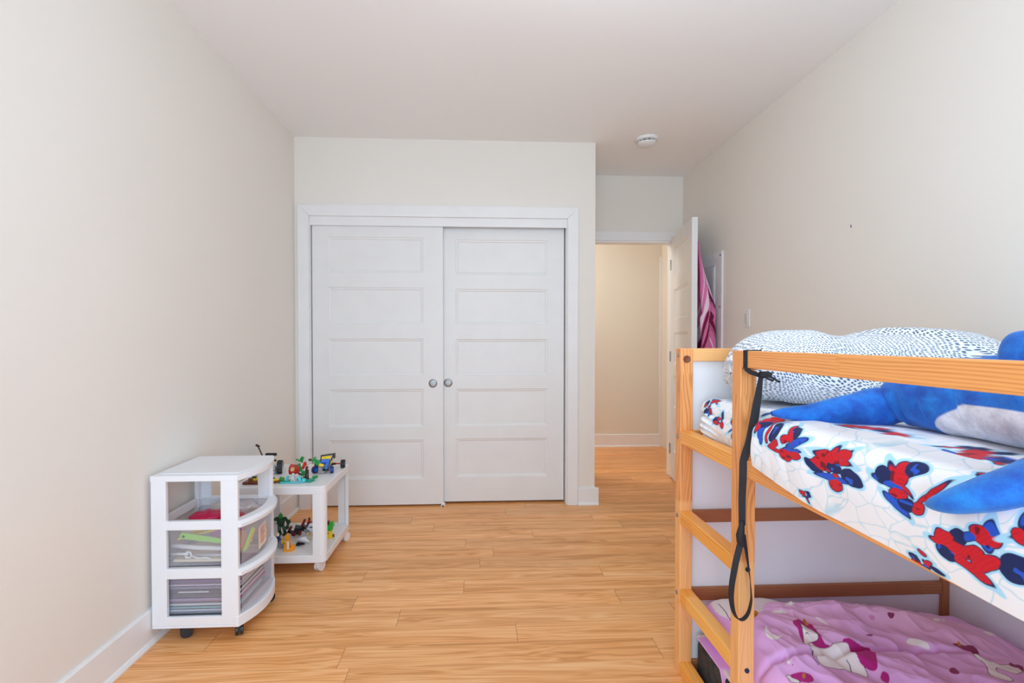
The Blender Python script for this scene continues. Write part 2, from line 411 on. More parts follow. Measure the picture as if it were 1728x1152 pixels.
struct(frame_mitre(MB(), -1.293, 0.705, 2.163, 0.078, YC - 0.018, YC + 0.001).build('trim_1', M_trim, bevel=0.003))
sbox('trim_2', M_trim, (OX0 + .0045, OX1 - .0045, YC + 0.0012, YC + 0.016, 2.022, 2.0945))            # fascia board hiding the track
sbox('trim_3', M_trim, (OX0, OX0 + .004, YC + 0.002, YC + 0.099, 0, 2.09), (OX1 - .004, OX1, YC + 0.002, YC + 0.099, 0, 2.09))
sbox('trim_4', M_dsteel, (OX0 + .012, OX1 - .012, YC + 0.022, YC + 0.098, 2.052, 2.09))
sbox('closet_shade_sheet', M_gap, (OX0, OX1, YC + 0.30, YC + 0.31, 0, 2.1), (OX0, OX1, YC + 0.1, YC + 0.31, 2.1, 2.11))  # near-black sheets painting the shade behind the closet doors

def door_geo(mb, w, h, t, panels, M, both=False):
    """slab with recessed moulded panels; local x across, z up, front at y=0, back at y=t"""
    rings = [(0, 0), (.004, .0045), (.013, .0055), (.019, .0105)]
    xs0, xs1 = panels[0][0], panels[0][1]
    def side(yf, sg):
        V = []; F = []
        def q(*p):
            o = len(V); V.extend([(x, yf + sg * d, z) for x, d, z in p]); F.append(tuple(range(o, o + 4)))
        q((0, 0, 0), (xs0, 0, 0), (xs0, 0, h), (0, 0, h)); q((xs1, 0, 0), (w, 0, 0), (w, 0, h), (xs1, 0, h))
        zz = [0] + [z for p in sorted(panels, key=lambda p: p[2]) for z in (p[2], p[3])] + [h]
        for i in range(0, len(zz), 2): q((xs0, 0, zz[i]), (xs1, 0, zz[i]), (xs1, 0, zz[i + 1]), (xs0, 0, zz[i + 1]))
        for x0, x1, z0, z1 in panels:
            for (i0, d0), (i1, d1) in zip(rings, rings[1:]):
                A = [(x0 + i0, z0 + i0), (x1 - i0, z0 + i0), (x1 - i0, z1 - i0), (x0 + i0, z1 - i0)]
                B = [(x0 + i1, z0 + i1), (x1 - i1, z0 + i1), (x1 - i1, z1 - i1), (x0 + i1, z1 - i1)]
                for k in range(4):
                    a, b, c_, d_ = A[k], A[(k + 1) % 4], B[(k + 1) % 4], B[k]
                    q((a[0], d0, a[1]), (b[0], d0, b[1]), (c_[0], d1, c_[1]), (d_[0], d1, d_[1]))
            q((x0 + i1, d1, z0 + i1), (x1 - i1, d1, z0 + i1), (x1 - i1, d1, z1 - i1), (x0 + i1, d1, z1 - i1))
        mb.add([tuple(M @ Vector(v)) for v in V], F)
    side(0, 1)
    if both: side(t, -1)
    else: mb.add([tuple(M @ Vector(v)) for v in ((0, t, 0), (w, t, 0), (w, t, h), (0, t, h))], [(0, 1, 2, 3)])
    V = [(0, 0, 0), (w, 0, 0), (w, t, 0), (0, t, 0), (0, 0, h), (w, 0, h), (w, t, h), (0, t, h)]
    mb.add([tuple(M @ Vector(v)) for v in V], [(0, 1, 2, 3), (4, 5, 6, 7), (0, 3, 7, 4), (1, 2, 6, 5)])
    return mb
PZ = [(1.690, 1.945), (1.324, 1.585), (0.950, 1.217), (0.577, 0.851), (0.200, 0.484)]
def closet_door(name, x0, x1, y, z0, h, px0, px1, kx, dz):
    m = MB(); pan = [(px0 - x0, px1 - x0, a - z0 + dz, b - z0 + dz) for a, b in PZ]
    door_geo(m, x1 - x0, h, 0.03, pan, Matrix.Translation((x0, y, z0)))
    d = struct(m.build(name, M_door))
    k = MB(); k.lathe([(0, -.0035), (.0265, -.0035), (.031, -.001), (.031, .002)], (kx, y, 0.892), 'y', 40)
    kn = k.build('finger_pull', M_dsteel, d, smooth=True, autosmooth=30)
    k = MB(); k.lathe([(.0, -.0052), (.012, -.0050), (.0225, -.0044), (.0245, -.0034)], (kx, y, 0.892), 'y', 40)
    k.build('pull_cup', M_steel, kn, smooth=True, autosmooth=30)
    kn['label'] = 'round brushed steel finger pull'
    return d
closet_door('door_1', -1.205, -0.276, YC + 0.020, 0.012, 2.012, -1.093, -0.418, -0.350, 0.0)
closet_door('door_2', -0.288, 0.613, YC + 0.060, 0.016, 2.020, -0.186, 0.492, -0.243, -0.004)
m = MB(); m.box(-.292, -.262, YC - .004, YC + .05, 0, .012); m.box(-.287, -.267, YC - .004, YC + .016, 0, .03)
struct(m.build('trim_5', M_trim, bevel=.002))   # floor guide of the sliding doors

# baseboards with cap line and shoe moulding
def base_prof(t, h): return [(0, 0), (t + .012, 0), (t + .012, .006), (t + .006, .016), (t, .020), (t, h - .006), (t - .005, h), (0, h)]
def baseboard(name, p0, p1, nrm, h=0.138, t=0.014):
    m = MB(); pr = base_prof(t, h); v = []
    for p in (p0, p1):
        for d, z in pr: v.append((p[0] + nrm[0] * d, p[1] + nrm[1] * d, z))
    n = len(pr); m.add(v, [tuple(range(n)), tuple(range(n, 2 * n))] + [(i, (i + 1) % n, n + (i + 1) % n, n + i) for i in range(n)])
    return struct(m.build(name, M_trim))
baseboard('baseboard_left', (XL, YB), (XL, YC), (1, 0))
baseboard('baseboard_right', (XR, YB), (XR, YD), (-1, 0))
baseboard('baseboard_closet', (0.706, YC), (XJ + .0265, YC), (0, -1), 0.124)
baseboard('baseboard_jog', (XJ, YC - .0005), (XJ, YD), (1, 0), 0.1235)
baseboard('baseboard_back', (XL, YB), (XR, YB), (0, 1))
baseboard('baseboard_hall', (XL, YH), (XHR, YH), (0, -1), 0.142)
# doorway casing
m = MB(); frame_mitre(m, DX0 - .075, DX1 + .075, DZ + .075, .075, YD - .016, YD + .001)
struct(m.build('trim_6', M_trim, bevel=.003))
sbox('trim_7', M_trim, (DX0, DX0 + .015, YD, YD + TH, 0, DZ), (DX1 - .015, DX1, YD, YD + TH, 0, DZ), (DX0, DX1, YD + .0, YD + TH, DZ - .015, DZ))
sbox('trim_8', M_trim, (XHR - .008, XHR + .02, YH - .02, YH - .0, 0, 2.15))

# the room door standing open, hinged on the right jamb
hinge = Vector((1.664, 4.165)); free = Vector((1.530, 3.450)); dv = free - hinge; dl = dv.length; ang = math.atan2(dv.y, dv.x)
MD = Matrix.Translation((hinge.x, hinge.y, 0.014)) @ Matrix.Rotation(ang, 4, 'Z')
# local +x runs hinge -> free edge, local -y faces the visible side (to -X)
w = dl; h = 2.085
pan = [(.115, w - .115, a + .04, b + .04) for a, b in PZ]
m = door_geo(MB(), w, h, 0.040, pan, MD, both=True)
dr = struct(m.build('door_3', M_door))
def dpt(x, y, z): return tuple(MD @ Vector((x, y, z)))
m = MB(); m.cyl(dpt(w - .065, -.006, .905), dpt(w - .065, .0005, .905), .026, 28); m.cyl(dpt(w - .065, -.05, .905), dpt(w - .065, 0, .905), .009, 16)
m.cyl(dpt(w - .065, -.046, .905), dpt(w - .165, -.046, .905), .008, 14)
m.build('lever_handle', M_steel, dr, smooth=True, autosmooth=40)
m = MB(); m.box(w - .0005, w + .0015, .008, .032, .86, .95, M=MD); m.box(w, w + .006, .014, .026, .895, .915, M=MD); m.build('latch_plate', M_steel, dr)
for z in (.24, 1.05, 1.85):
    m = MB(); m.cyl(dpt(-.008, -.004, z - .045), dpt(-.008, -.004, z + .045), .006, 12); m.build('hinge', M_steel, dr, smooth=True, autosmooth=40)
m = MB(); m.obox(dpt(w - .14, .041, 1.93), (.03, .004, .06), (0, 0, ang)); m.tube([dpt(w - .14, .042, 1.92), dpt(w - .14, .065, 1.915), dpt(w - .14, .078, 1.94)], .004, 8)
m.build('coat_hook', M_steel, dr, smooth=True, autosmooth=40)

# hall lamp, then a bedroom pendant added out of view to brighten the room
def dome_lamp(label, x, y):
    t = thing('ceiling_lamp', label, 'lamp', (x, y, ZC))
    m = MB(); m.lathe([(.17, -.0005), (.17, -.02), (.16, -.03)], (x, y, ZC)); m.build('lamp_base', M_trim, t, smooth=True, autosmooth=40)
    g = NT('lamp_glass'); g.b.inputs['Base Color'].default_value = (.9, .88, .84, 1); g.b.inputs['Emission Color'].default_value = (1, .88, .72, 1); g.b.inputs['Emission Strength'].default_value = 1.5
    m = MB(); m.lathe([(.158, -.031), (.15, -.055), (.12, -.08), (.06, -.098), (.0, -.102)], (x, y, ZC)); m.build('lamp_shade', g.m, t, smooth=True)
dome_lamp('round white dome lamp on the ceiling of the hall beyond the doorway', 0.15, 4.78)
t = thing('added_pendant_lamp', 'white pendant lamp with a bare bulb, added out of view to light the bedroom', 'lamp', (0.4, 1.22, ZC))
m = MB(); m.lathe([(.05, -.0005), (.05, -.015), (.012, -.03), (.004, -.032), (.004, -.30), (.02, -.31)], (0.4, 1.22, ZC), n=24); m.build('stem', M_trim, t, smooth=True, autosmooth=40)
m = MB(); m.lathe([(.02, -.305), (.022, -.33), (.028, -.36), (.055, -.40), (.06, -.43), (.05, -.465), (.02, -.49), (.0, -.492)], (0.4, 1.22, ZC), n=24)
g = NT('added_lamp_glass'); g.b.inputs['Emission Color'].default_value = (1, .95, .9, 1); g.b.inputs['Emission Strength'].default_value = 3.0
m.build('bulb', g.m, t, smooth=True)

# ------------------------------------------------------------------ smoke detector, switch, panel, wall mark
t = thing('smoke_detector', 'white round smoke detector on the ceiling near the doorway', 'smoke detector', (1.18, 3.41, ZC))
m = MB(); m.lathe([(.078, -.0005), (.078, -.010), (.072, -.018), (.052, -.020)], (1.18, 3.41, ZC), n=40); m.build('base', M_trim, t, smooth=True, autosmooth=40)
m = MB(); m.lathe([(.046, -.0195), (.046, -.034)], (1.18, 3.41, ZC), n=40); m.build('vent_ring', M_dsteel, t, smooth=True, autosmooth=40)
m = MB(); m.lathe([(.062, -.032), (.060, -.040), (.045, -.048), (.0, -.052)], (1.18, 3.41, ZC), n=40)
for k in range(10):
    a = k * PI / 5; m.obox((1.18 + .052 * math.cos(a), 3.41 + .052 * math.sin(a), ZC - .026), (.014, .004, .015), (0, 0, a))
m.build('cover', M_trim, t, smooth=True, autosmooth=40)

t = thing('light_switch', 'white rocker light switch on the right wall above the upper bed', 'light switch', (XR, 3.14, 1.35))
m = MB(); m.box(XR - .006, XR, 3.102, 3.178, 1.292, 1.408); m.build('wall_plate', M_trim, t, bevel=.002)
m = MB(); m.box(XR - .010, XR - .005, 3.125, 3.155, 1.317, 1.383); rk = m.build('rocker', mat('switch_cream', (.62, .60, .56), .4), t, bevel=.001)
m = MB()
for z in (1.302, 1.398): m = MB(); m.cyl((XR - .0075, 3.14, z), (XR - .005, 3.14, z), .003, 10); m.build('screw', M_steel, t)

t = thing('electrical_panel', 'white breaker panel cover set on the right wall behind the open door', 'electrical panel', (XR, 3.65, 1.1))
m = MB(); m.box(XR - .014, XR, 3.455, 3.855, 1.04, 1.86); m.build('cover_plate', M_trim, t, bevel=.003)
m = MB(); m.box(XR - .020, XR - .013, 3.572, 3.80, 1.225, 1.755); pd = m.build('door', mat('panel_door_grey', (.70, .71, .73), .4), t, bevel=.003)
m = MB()
for a in ((3.556, 3.566, 1.21, 1.77), (3.806, 3.816, 1.21, 1.77)): m.box(XR - .019, XR - .013, a[0], a[1], a[2], a[3])
for a in ((1.205, 1.215), (1.765, 1.775)): m.box(XR - .019, XR - .013, 3.556, 3.816, a[0], a[1])
m.build('door_rim', M_trim, t)
for z in (1.075, 1.45, 1.83):
    for y in (3.478, 3.84): m = MB(); m.cyl((XR - .017, y, z), (XR - .013, y, z), .006, 12); m.build('screw', M_dsteel, t, smooth=True, autosmooth=40)
m = MB(); m.prism([(0, 0), (.004, .003), (.006, .012), (.003, .018), (0, .012)], 0, .0008)  # small blue speck on the right wall
m.v = [(XR - .0009 + z, 2.236 + x, 1.74 + y) for x, y, z in m.v]
tag(m.build('wall_speck', T['navy']), 'tiny blue speck high on the right wall', 'speck')

# ------------------------------------------------------------------ towel on the door hook
n, mm = 300, 220
U, V = np.meshgrid(np.linspace(0, 1, n), np.linspace(0, 1, mm), indexing='ij')
zz = 1.945 - V * 1.00 + 0.02 * np.sin(U * 9) * V - .10 * sm(U, .80, 1.0) * V * -1
wd = 0.03 + 0.30 * sm(V, 0.0, 0.75) ** 0.8
fold = np.sin(U * 2 * PI * 3.2 + 0.8 * np.sin(V * 4)) * (.012 + .026 * sm(V, 0, .5)) + .008 * np.sin(U * 31 + V * 7) * sm(V, .1, .6)
along = w - .135 + (U - .55) * wd * .92
out = .060 + .012 + .055 * sm(V, 0, .6) * (0.5 - 0.5 * np.cos(U * 2 * PI)) + fold + .02 * sm(V, 0, .6)
out = out * (1 - .2 * sm(V, .8, 1)) + .052 * sm(V, .1, .7) * np.exp(-((U - .72) / .2) ** 2) * (1 - .55 * sm(V, .56, .60))
out = np.maximum(out, .050)
P = np.zeros((n, mm, 3)); ca, sa = math.cos(ang), math.sin(ang)
P[..., 0] = hinge.x + along * ca - out * sa; P[..., 1] = hinge.y + along * sa + out * ca; P[..., 2] = zz; P[..., 0] = np.minimum(P[..., 0], 1.738)
S = U * 3.3 + V * 1.0 + .08 * np.sin(V * 7 + U * 3)
fr = np.mod(S, 1.0)
cp = np.array(srgb(222, 120, 172)); cw = np.array(srgb(236, 214, 228)); cm = np.array(srgb(116, 26, 66)); cl = np.array(srgb(240, 150, 190))
col = np.broadcast_to(cp, P.shape).copy()
for a, b, c_ in ((.0, .13, cm), (.13, .15, cl), (.15, .17, cm), (.30, .33, cw), (.45, .62, cw), (.62, .66, cp), (.66, .80, cm), (.80, .82, cl), (.82, .84, cm)):
    col[(fr >= a) & (fr < b)] = c_
tw = grid_obj('beach_towel', P, M_tow, col)
so = tw.modifiers.new('thick', 'SOLIDIFY'); so.thickness = .004
tag(tw, 'pink, white and maroon striped towel hanging behind the open door', 'towel')

# ------------------------------------------------------------------ loft bed
BX0, BX1, BY1 = 0.712, 1.752, 1.735      # front plane, wall side, far end (outer)
BY0 = BY1 - 2.09; PT = 0.045; ZT = 1.173
YA = BY1 - PT                            # near face of the far posts
YBf = 1.293                              # near face of the ladder post
LEV = [(.0, .045), (.262, .308), (.545, .590), (.832, .879), (1.127, 1.173)]
bed = thing('loft_bed', 'pine and white reversible loft bed with ladder rungs along the right wall', 'bed', (1.23, .69, 0))
_bc = [0]
def beam(name, x0, x1, y0, y1, z0, z1, axis, mat_=None, label=None, parent=bed):
    _bc[0] += 1; rnd = random.Random(_bc[0]); uo, vo = rnd.uniform(0, 9), rnd.uniform(0, 3)
    lo, hi = (x0, y0, z0), (x1, y1, z1); m = MB(); m.box(x0, x1, y0, y1, z0, z1)
    ax = 'xyz'.index(axis); ot = [i for i in range(3) if i != ax]
    for k, f in enumerate(m.f):
        ps = [m.v[i] for i in f]; cst = [i for i in range(3) if max(p[i] for p in ps) - min(p[i] for p in ps) < 1e-9][0]
        if cst == ax: m.uv[k] = [(uo, vo + (p[ot[0]] - lo[ot[0]]) + 3 * (p[ot[1]] - lo[ot[1]])) for p in ps]
        else:
            a = [i for i in ot if i != cst][0]; m.uv[k] = [(uo + p[ax] - lo[ax], vo + .2 * cst + (.07 if ps[0][cst] > (lo[cst] + hi[cst]) / 2 else 0) + p[a] - lo[a]) for p in ps]
    o = m.build(name, mat_ or M_pine, parent, bevel=.0025)
    if label: o['label'] = label
    return o
# posts
pA = beam('post', BX0, BX0 + PT, YA, BY1, 0, ZT, 'z', M_pine_p)
pB = beam('post', BX0, BX0 + PT, YBf, YBf + PT, 0, ZT, 'z', M_pine_p)
beam('post', BX0, BX0 + PT, BY0, BY0 + PT, 0, ZT, 'z')
for y in (YA, BY0): beam('post', BX1 - PT, BX1, y, y + PT, 0, ZT, 'z', M_pine_d)
# ladder rungs and rail across the ladder opening
for i, (a, b) in enumerate(LEV[:4]):
    beam('rung' if i < 3 else 'side_rail', BX0, BX0 + PT - .003, YBf + PT, YA, a, b, 'y', M_pine_r)
# front rails from ladder post to near end
for i in (0, 3, 4): beam('side_rail' if i < 4 else 'guard_rail', BX0, BX0 + (.036 if i == 4 else PT), BY0 + PT, YBf, LEV[i][0], LEV[i][1], 'y')
# far end panel: rails and white boards
for i, (a, b) in enumerate(LEV): beam('end_rail', BX0 + PT, BX1 - PT, YA + .004, BY1 - .004, a, b, 'x', M_pine if i >= 3 else M_pine_d)
for (a, b) in zip(LEV[:-1], LEV[1:]):
    m = MB(); m.box(BX0 + PT - .004, BX1 - PT + .004, YA + .017, YA + .029, a[1] - .004, b[0] + .004); m.build('end_board', M_panel, bed)
# near end
for a, b in LEV: beam('end_rail', BX0 + PT, BX1 - PT, BY0 + .004, BY0 + PT - .004, a, b, 'x')
for (a, b) in zip(LEV[:-1], LEV[1:]):
    m = MB(); m.box(BX0 + PT - .004, BX1 - PT + .004, BY0 + .017, BY0 + .029, a[1] - .004, b[0] + .004); m.build('end_board', M_panel, bed)
# wall side
for i in (0, 3, 4): beam('wall_rail', BX1 - PT + .004, BX1 - .004, BY0 + PT, YA, LEV[i][0], LEV[i][1], 'y', M_pine_d)
m = MB(); m.box(BX1 - .022, BX1 - .012, BY0 + PT, YA, .04, .84); m.build('wall_board', M_panel, bed)
m = MB(); m.box(BX0 + PT, BX1 - PT, BY0 + PT, YA, .842, .856)
for k in range(14):
    y = BY0 + .08 + k * .145; m.box(BX0 + PT, BX1 - PT, y, y + .06, .857, .864)
m.build('slat_base', mat('slat_pine', srgb(206, 170, 120), .6), bed)
# bolts on the ladder post / side
def bolt(p, ax, mat_=M_dsteel):
    m = MB(); q = [0, 0, 0]; q[ax] = -.003; m.cyl(p, (p[0] + q[0], p[1] + q[1], p[2] + q[2]), .0065, 16); o = m.build('bolt', mat_, pB, smooth=True, autosmooth=40); return o
M_bolt = mat('blue_black_bolt', srgb(40, 58, 92), .4, .5)
for z in (.568, .285): bolt((BX0 + .024, YBf, z), 1, M_bolt)
for z in (.855, .568, .285, 1.148): bolt((BX0, YA + .023, z), 0, M_steel)
m = MB(); m.lathe([(.0, .0), (.010, .0), (.013, -.002), (.013, .001)], (BX0 + .021, YA - .0005, 1.135), 'y', 20); m.build('knot', mat('wood_knot', srgb(120, 66, 36), .5), pA, smooth=True)

# ------------------------------------------------------------------ upper sheet (printed) over the upper mattress
MT = 1.002
def sheet_drop(Y):
    """height of the sheet's lower hem outside the rail"""
    return np.interp(Y, [.2, .6, .98, 1.02, 1.11, 1.20, 1.235, 1.262], [.838, .838, .843, .847, .861, .877, .883, .886])
ys = np.concatenate([np.linspace(-.33, .52, 60)[:-1], np.linspace(.52, 1.665, 860)])
sv = np.concatenate([np.linspace(0, .80, 60)[:-1], np.linspace(.80, 1.12, 230)])     # path: across the top, over the edge, down
YY, SV = np.meshgrid(ys, sv, indexing='ij')
inside = sm(YY, 1.205, 1.252)                     # 0: hangs over the rail, 1: tucked behind the rail
xe = 0.705 - .0 * YY + inside * .056 + .006 * np.sin(YY * 9)
# cross-section: top plane x from 1.70 down to xe+rad, quarter round, then the side
rad = 0.045
xtop = 1.70 - SV * (1.70 - xe - rad) / .88
on_top = SV <= .88
th = np.clip((SV - .88) / .07, 0, 1) * (PI / 2)
xs = np.where(on_top, xtop, xe + rad - rad * np.sin(th)); zs = np.where(on_top, MT, MT - rad + rad * np.cos(th))
hem = sheet_drop(YY) * (1 - inside) + inside * .868
k = np.clip((SV - .95) / .17, 0, 1)
zs = np.where(SV > .95, (MT - rad) + (hem - (MT - rad)) * k, zs)
# hanging part falls inside between edge and rail, bulging
xs = xs + np.where(SV > .95, -.004 * np.sin(k * PI) * (1 - inside) - .012 * np.sin(k * PI) * inside, 0)
# folds
fo = .0030 * np.sin(YY * 34 + 6 * np.sin(YY * 5)) * sm(SV, .80, .95) + .010 * (fbm(YY * 6, SV * 7, 3) - .5)
zs = zs + np.where(on_top, fo + .006 * np.sin(YY * 7 + 1) * sm(SV, .3, .85), 0) + .008 * np.exp(-((SV - .845) / .02) ** 2) * np.exp(-((YY - .85) / .3) ** 2)
xs = xs - np.where(SV > .88, np.abs(fo) * .8 * (1 - k * .6), 0)
# gathered folds at the far corner
cf = sm(YY, 1.50, 1.66)
xs = xs + cf * sm(SV, .9, 1.0) * (.012 * np.sin(SV * 160 + YY * 60) + .035 * sm(YY, 1.6, 1.665))
zs = zs - cf * .012 * (1 - sm(SV, .95, 1.1)) * sm(YY, 1.62, 1.665)
P = np.stack([xs, YY, zs], -1)
# printed colour: white with pale blue crackle lines and abstract red/navy/blue splashes
A_, B_ = YY, SV          # metres along the bed, metres down the drape
white = np.array(srgb(238, 238, 243)); pale = np.array(srgb(176, 214, 230)); red = np.array(srgb(206, 24, 38)); dred = np.array(srgb(120, 14, 34))
navy = np.array(srgb(28, 38, 88)); blue = np.array(srgb(38, 84, 196)); halo = np.array(srgb(170, 220, 246))
col = np.broadcast_to(white, P.shape).copy()
rs = np.random.RandomState(5); pts = np.stack([rs.uniform(.45, 1.72, 220), rs.uniform(.70, 1.14, 220)], 1)
flat = np.stack([A_.ravel(), B_.ravel()], 1); sel = flat[:, 1] > .68
d1 = np.full(len(flat), 9.); d2 = np.full(len(flat), 9.)
wx = flat[:, 0] + .012 * (vnoise(flat[:, 0] * 40, flat[:, 1] * 40, 2) - .5); wy = flat[:, 1] + .012 * (vnoise(flat[:, 0] * 40, flat[:, 1] * 40, 8) - .5)
for px_, py_ in pts:
    d = np.hypot(wx - px_, wy - py_); nw = d < d1; d2 = np.where(nw, d1, np.minimum(d2, d)); d1 = np.where(nw, d, d1)
line = np.clip(1 - (d2 - d1) / .0032, 0, 1).reshape(A_.shape) * .85
col = col * (1 - line[..., None]) + pale * line[..., None]
# the splashes: clusters of overlapping irregular blobs, no figure in them
def splash(cy, cs, ry, rz, seed):
    global col
    r_ = np.random.RandomState(seed); bx = (np.abs(A_ - cy) < ry * 1.7) & (np.abs(B_ - cs) < rz * 1.7)
    a_, b_ = A_[bx], B_[bx]; c0 = col[bx]
    wa = a_ + .012 * (fbm(a_ * 34, b_ * 34, seed, 2) - .5); wb = b_ + .012 * (fbm(a_ * 34, b_ * 34, seed + 5, 2) - .5)
    best = np.full(a_.shape, -9.0); cidx = np.zeros(a_.shape, int); edge = np.zeros(a_.shape)
    for i in range(11):
        an = r_.uniform(0, 2 * PI); q = math.sqrt(r_.uniform(.0, .85)); ec = (cy + ry * q * math.cos(an), cs + rz * q * math.sin(an))
        lng = i % 3 == 0; a1, a2 = (r_.uniform(.5, .8), r_.uniform(.12, .2)) if lng else (r_.uniform(.26, .5), r_.uniform(.22, .42)); rt_ = r_.uniform(0, PI)
        dx, dy = (wa - ec[0]) / ry, (wb - ec[1]) / rz; ux = dx * math.cos(rt_) + dy * math.sin(rt_); uy = -dx * math.sin(rt_) + dy * math.cos(rt_)
        f = (1 - np.sqrt((ux / a1) ** 2 + (uy / a2) ** 2)) * min(a1, a2) * min(ry, rz)      # roughly metres inside the blob
        up = f > best; edge = np.where(up, np.abs(f), edge); best = np.where(up, f, best); cidx = np.where(up, (0, 2, 0, 1, 0, 2)[i % 6], cidx)
    def lay(alpha, c_):
        nonlocal c0
        alpha = np.clip(alpha, 0, 1)[..., None]; c0 = c0 * (1 - alpha) + np.array(c_) * alpha
    lay((best + .0042) / .0012, halo)
    lay(best / .0010 + .5, navy)
    st = np.sin((wa * math.cos(seed) + wb * math.sin(seed)) * 900 + 5 * fbm(a_ * 60, b_ * 60, seed, 2))
    for i, (c_, c2) in enumerate(((red, dred), (blue, navy), (navy, blue))):
        k_ = ((best - .0012) / .0010) * (cidx == i); lay(k_, c_)
        vv = vnoise(a_ * 90, b_ * 90, seed + i); lay(np.minimum((best - .003) / .001, (vv - .80) / .05) * (cidx == i), c2)
        if i == 0: lay(np.minimum((best - .002) / .001, (st - .86) * 6) * .6 * (cidx == 0), dred)
    col[bx] = c0
def s_of(z): return .95 + (MT - rad - z) / (MT - rad - .843) * .17
for cy, z, ry, rz, sd in ((1.185, .985, .050, .050, 11), (1.085, .962, .055, .055, 12), (.935, .945, .078, .056, 13), (.772, .955, .062, .056, 14), (1.012, .862, .022, .018, 15),
                          (.728, .852, .030, .022, 16), (.640, .905, .060, .060, 34), (1.60, .975, .040, .035, 18), (1.50, .950, .040, .045, 19), (1.40, .93, .04, .05, 20), (.55, .96, .05, .05, 21)):
    splash(cy, s_of(min(z, .957)) - max(0, z - .957) * 1.6, ry, rz, sd)
splash(1.0, .80, .06, .05, 23); splash(.80, .78, .05, .05, 24); splash(.64, .87, .05, .03, 25); splash(1.3, .83, .06, .05, 26)
sh = grid_obj('fitted_sheet', P, M_sheet, col)
so = sh.modifiers.new('thick', 'SOLIDIFY'); so.thickness = .003; so.offset = -1
tag(sh, 'white fitted sheet with red and blue print draped over the upper mattress edge', 'bed sheet')
m = MB(); m.box(.785, 1.698, -.32, 1.655, .866, .985)
tag(m.build('mattress', M_mat_wht, bevel=.03, seg=4), 'pale mattress under the printed sheet on the upper bunk', 'mattress')

# ------------------------------------------------------------------ dotted duvet bunched across the far end of the upper bed
n, mm = 220, 160
U, V = np.meshgrid(np.linspace(0, 1, n), np.linspace(0, 2 * PI, mm, endpoint=False), indexing='ij')
xx = .796 + U * .898
cap = np.power(np.clip(1 - np.abs(2 * U - 1) ** 5.0, 0, 1), .42)
ztop = np.interp(xx, [.80, .85, .91, 1.02, 1.12, 1.20, 1.30, 1.42, 1.55, 1.64, 1.70], [1.185, 1.222, 1.236, 1.232, 1.208, 1.212, 1.232, 1.240, 1.232, 1.205, 1.16])
zb = 1.0; hz = (ztop - zb) / 2
hy = .155 + .02 * np.sin(xx * 9)
sc_ = lambda c, p: np.sign(c) * np.abs(c) ** p
yy = 1.525 + hy * cap * sc_(np.cos(V), .8) - .02
zz = zb + hz + hz * cap * sc_(np.sin(V), .8) + .003
wr = .014 * (fbm(xx * 7, V * 1.6 + xx * 2, 4) - .5) + .010 * (np.abs(np.sin(xx * 16 + 2.2 * np.sin(V * 2))) - .5) * .7
yy = np.minimum(yy + wr * np.cos(V) * 1.4, 1.686); zz = np.maximum(zz + wr * np.sin(V), 1.008)
uvs = np.stack([xx + .1 * np.sin(V), V * .165], -1)
P = np.stack([xx, yy, zz], -1).transpose(1, 0, 2); uvs = uvs.transpose(1, 0, 2)
dv_ = grid_obj('dotted_duvet', P, M_dots, uv=uvs, closed_u=True)
tag(dv_, 'white duvet with blue-grey dots bunched at the head of the upper bed', 'duvet')

# ------------------------------------------------------------------ plush shark
sk = thing('plush_shark', 'large blue plush shark with white belly lying on the upper bed', 'plush toy', (.96, .80, 1.0))
path = [(.712, 1.150, 1.022, .006), (.735, 1.142, 1.023, .014), (.78, 1.120, 1.026, .021), (.85, 1.095, 1.036, .034), (.905, 1.085, 1.042, .044), (.935, 1.078, 1.046, .047), (.948, 1.072, 1.05, .041),
        (.956, 1.058, 1.06, .054), (.972, 1.03, 1.071, .066), (.985, .97, 1.082, .077), (.992, .88, 1.089, .084), (.985, .77, 1.091, .086), (.965, .65, 1.086, .080), (.945, .53, 1.074, .066), (.93, .44, 1.06, .046), (.925, .39, 1.045, .022), (.924, .375, 1.04, .005)]
def smooth_path(pts, n):
    pts = np.array(pts); t = np.concatenate([[0], np.cumsum(np.linalg.norm(np.diff(pts[:, :3], axis=0), axis=1))]); s_ = np.linspace(0, t[-1], n)
    out_ = np.stack([np.interp(s_, t, pts[:, i]) for i in range(pts.shape[1])], 1)
    for _ in range(2): out_[1:-1] = .25 * out_[:-2] + .5 * out_[1:-1] + .25 * out_[2:]
    return out_
def plush_tube(name, path, n, sec, blue_white, squash=1.0, parent=sk, zmin=1.006):
    q = smooth_path(path, n); P = np.zeros((n, sec, 3)); col = np.zeros((n, sec, 3))
    for i in range(n):
        d = q[min(i + 1, n - 1), :3] - q[max(i - 1, 0), :3]; d /= np.linalg.norm(d)
        s_ = np.cross(d, [0, 0, 1]); s_ /= np.linalg.norm(s_); u_ = np.cross(s_, d)
        for k in range(sec):
            a = 2 * PI * k / sec; rr = q[i, 3] * (1 + .012 * math.sin(i * .26 + 2 * a) + .07 * (float(vnoise(i * .07, k * 6.0 / sec, 5)) - .5))
            p = q[i, :3] + s_ * math.cos(a) * rr + u_ * math.sin(a) * rr * squash
            p[2] = max(p[2], zmin); P[i, k] = p
            col[i, k] = blue_white(p, math.sin(a), q[i])
    return grid_obj(name, P.transpose(1, 0, 2), M_plush, col.transpose(1, 0, 2), parent=parent, closed_u=True)
cb = np.array(srgb(22, 94, 192)); cwht = np.array(srgb(225, 222, 228)) * 1.0
def bw(p, sa_, q):
    lim = -.80 + .72 * math.sqrt(min(1, max(0, (.955 - q[1]) / .10))); k_ = min(1, max(0, (lim - sa_) / .035)) if q[1] < .955 else 0
    return cb * (1 - k_) + cwht * k_
plush_tube('body', path, 300, 160, bw)
only_blue = lambda p, s_, q: cb
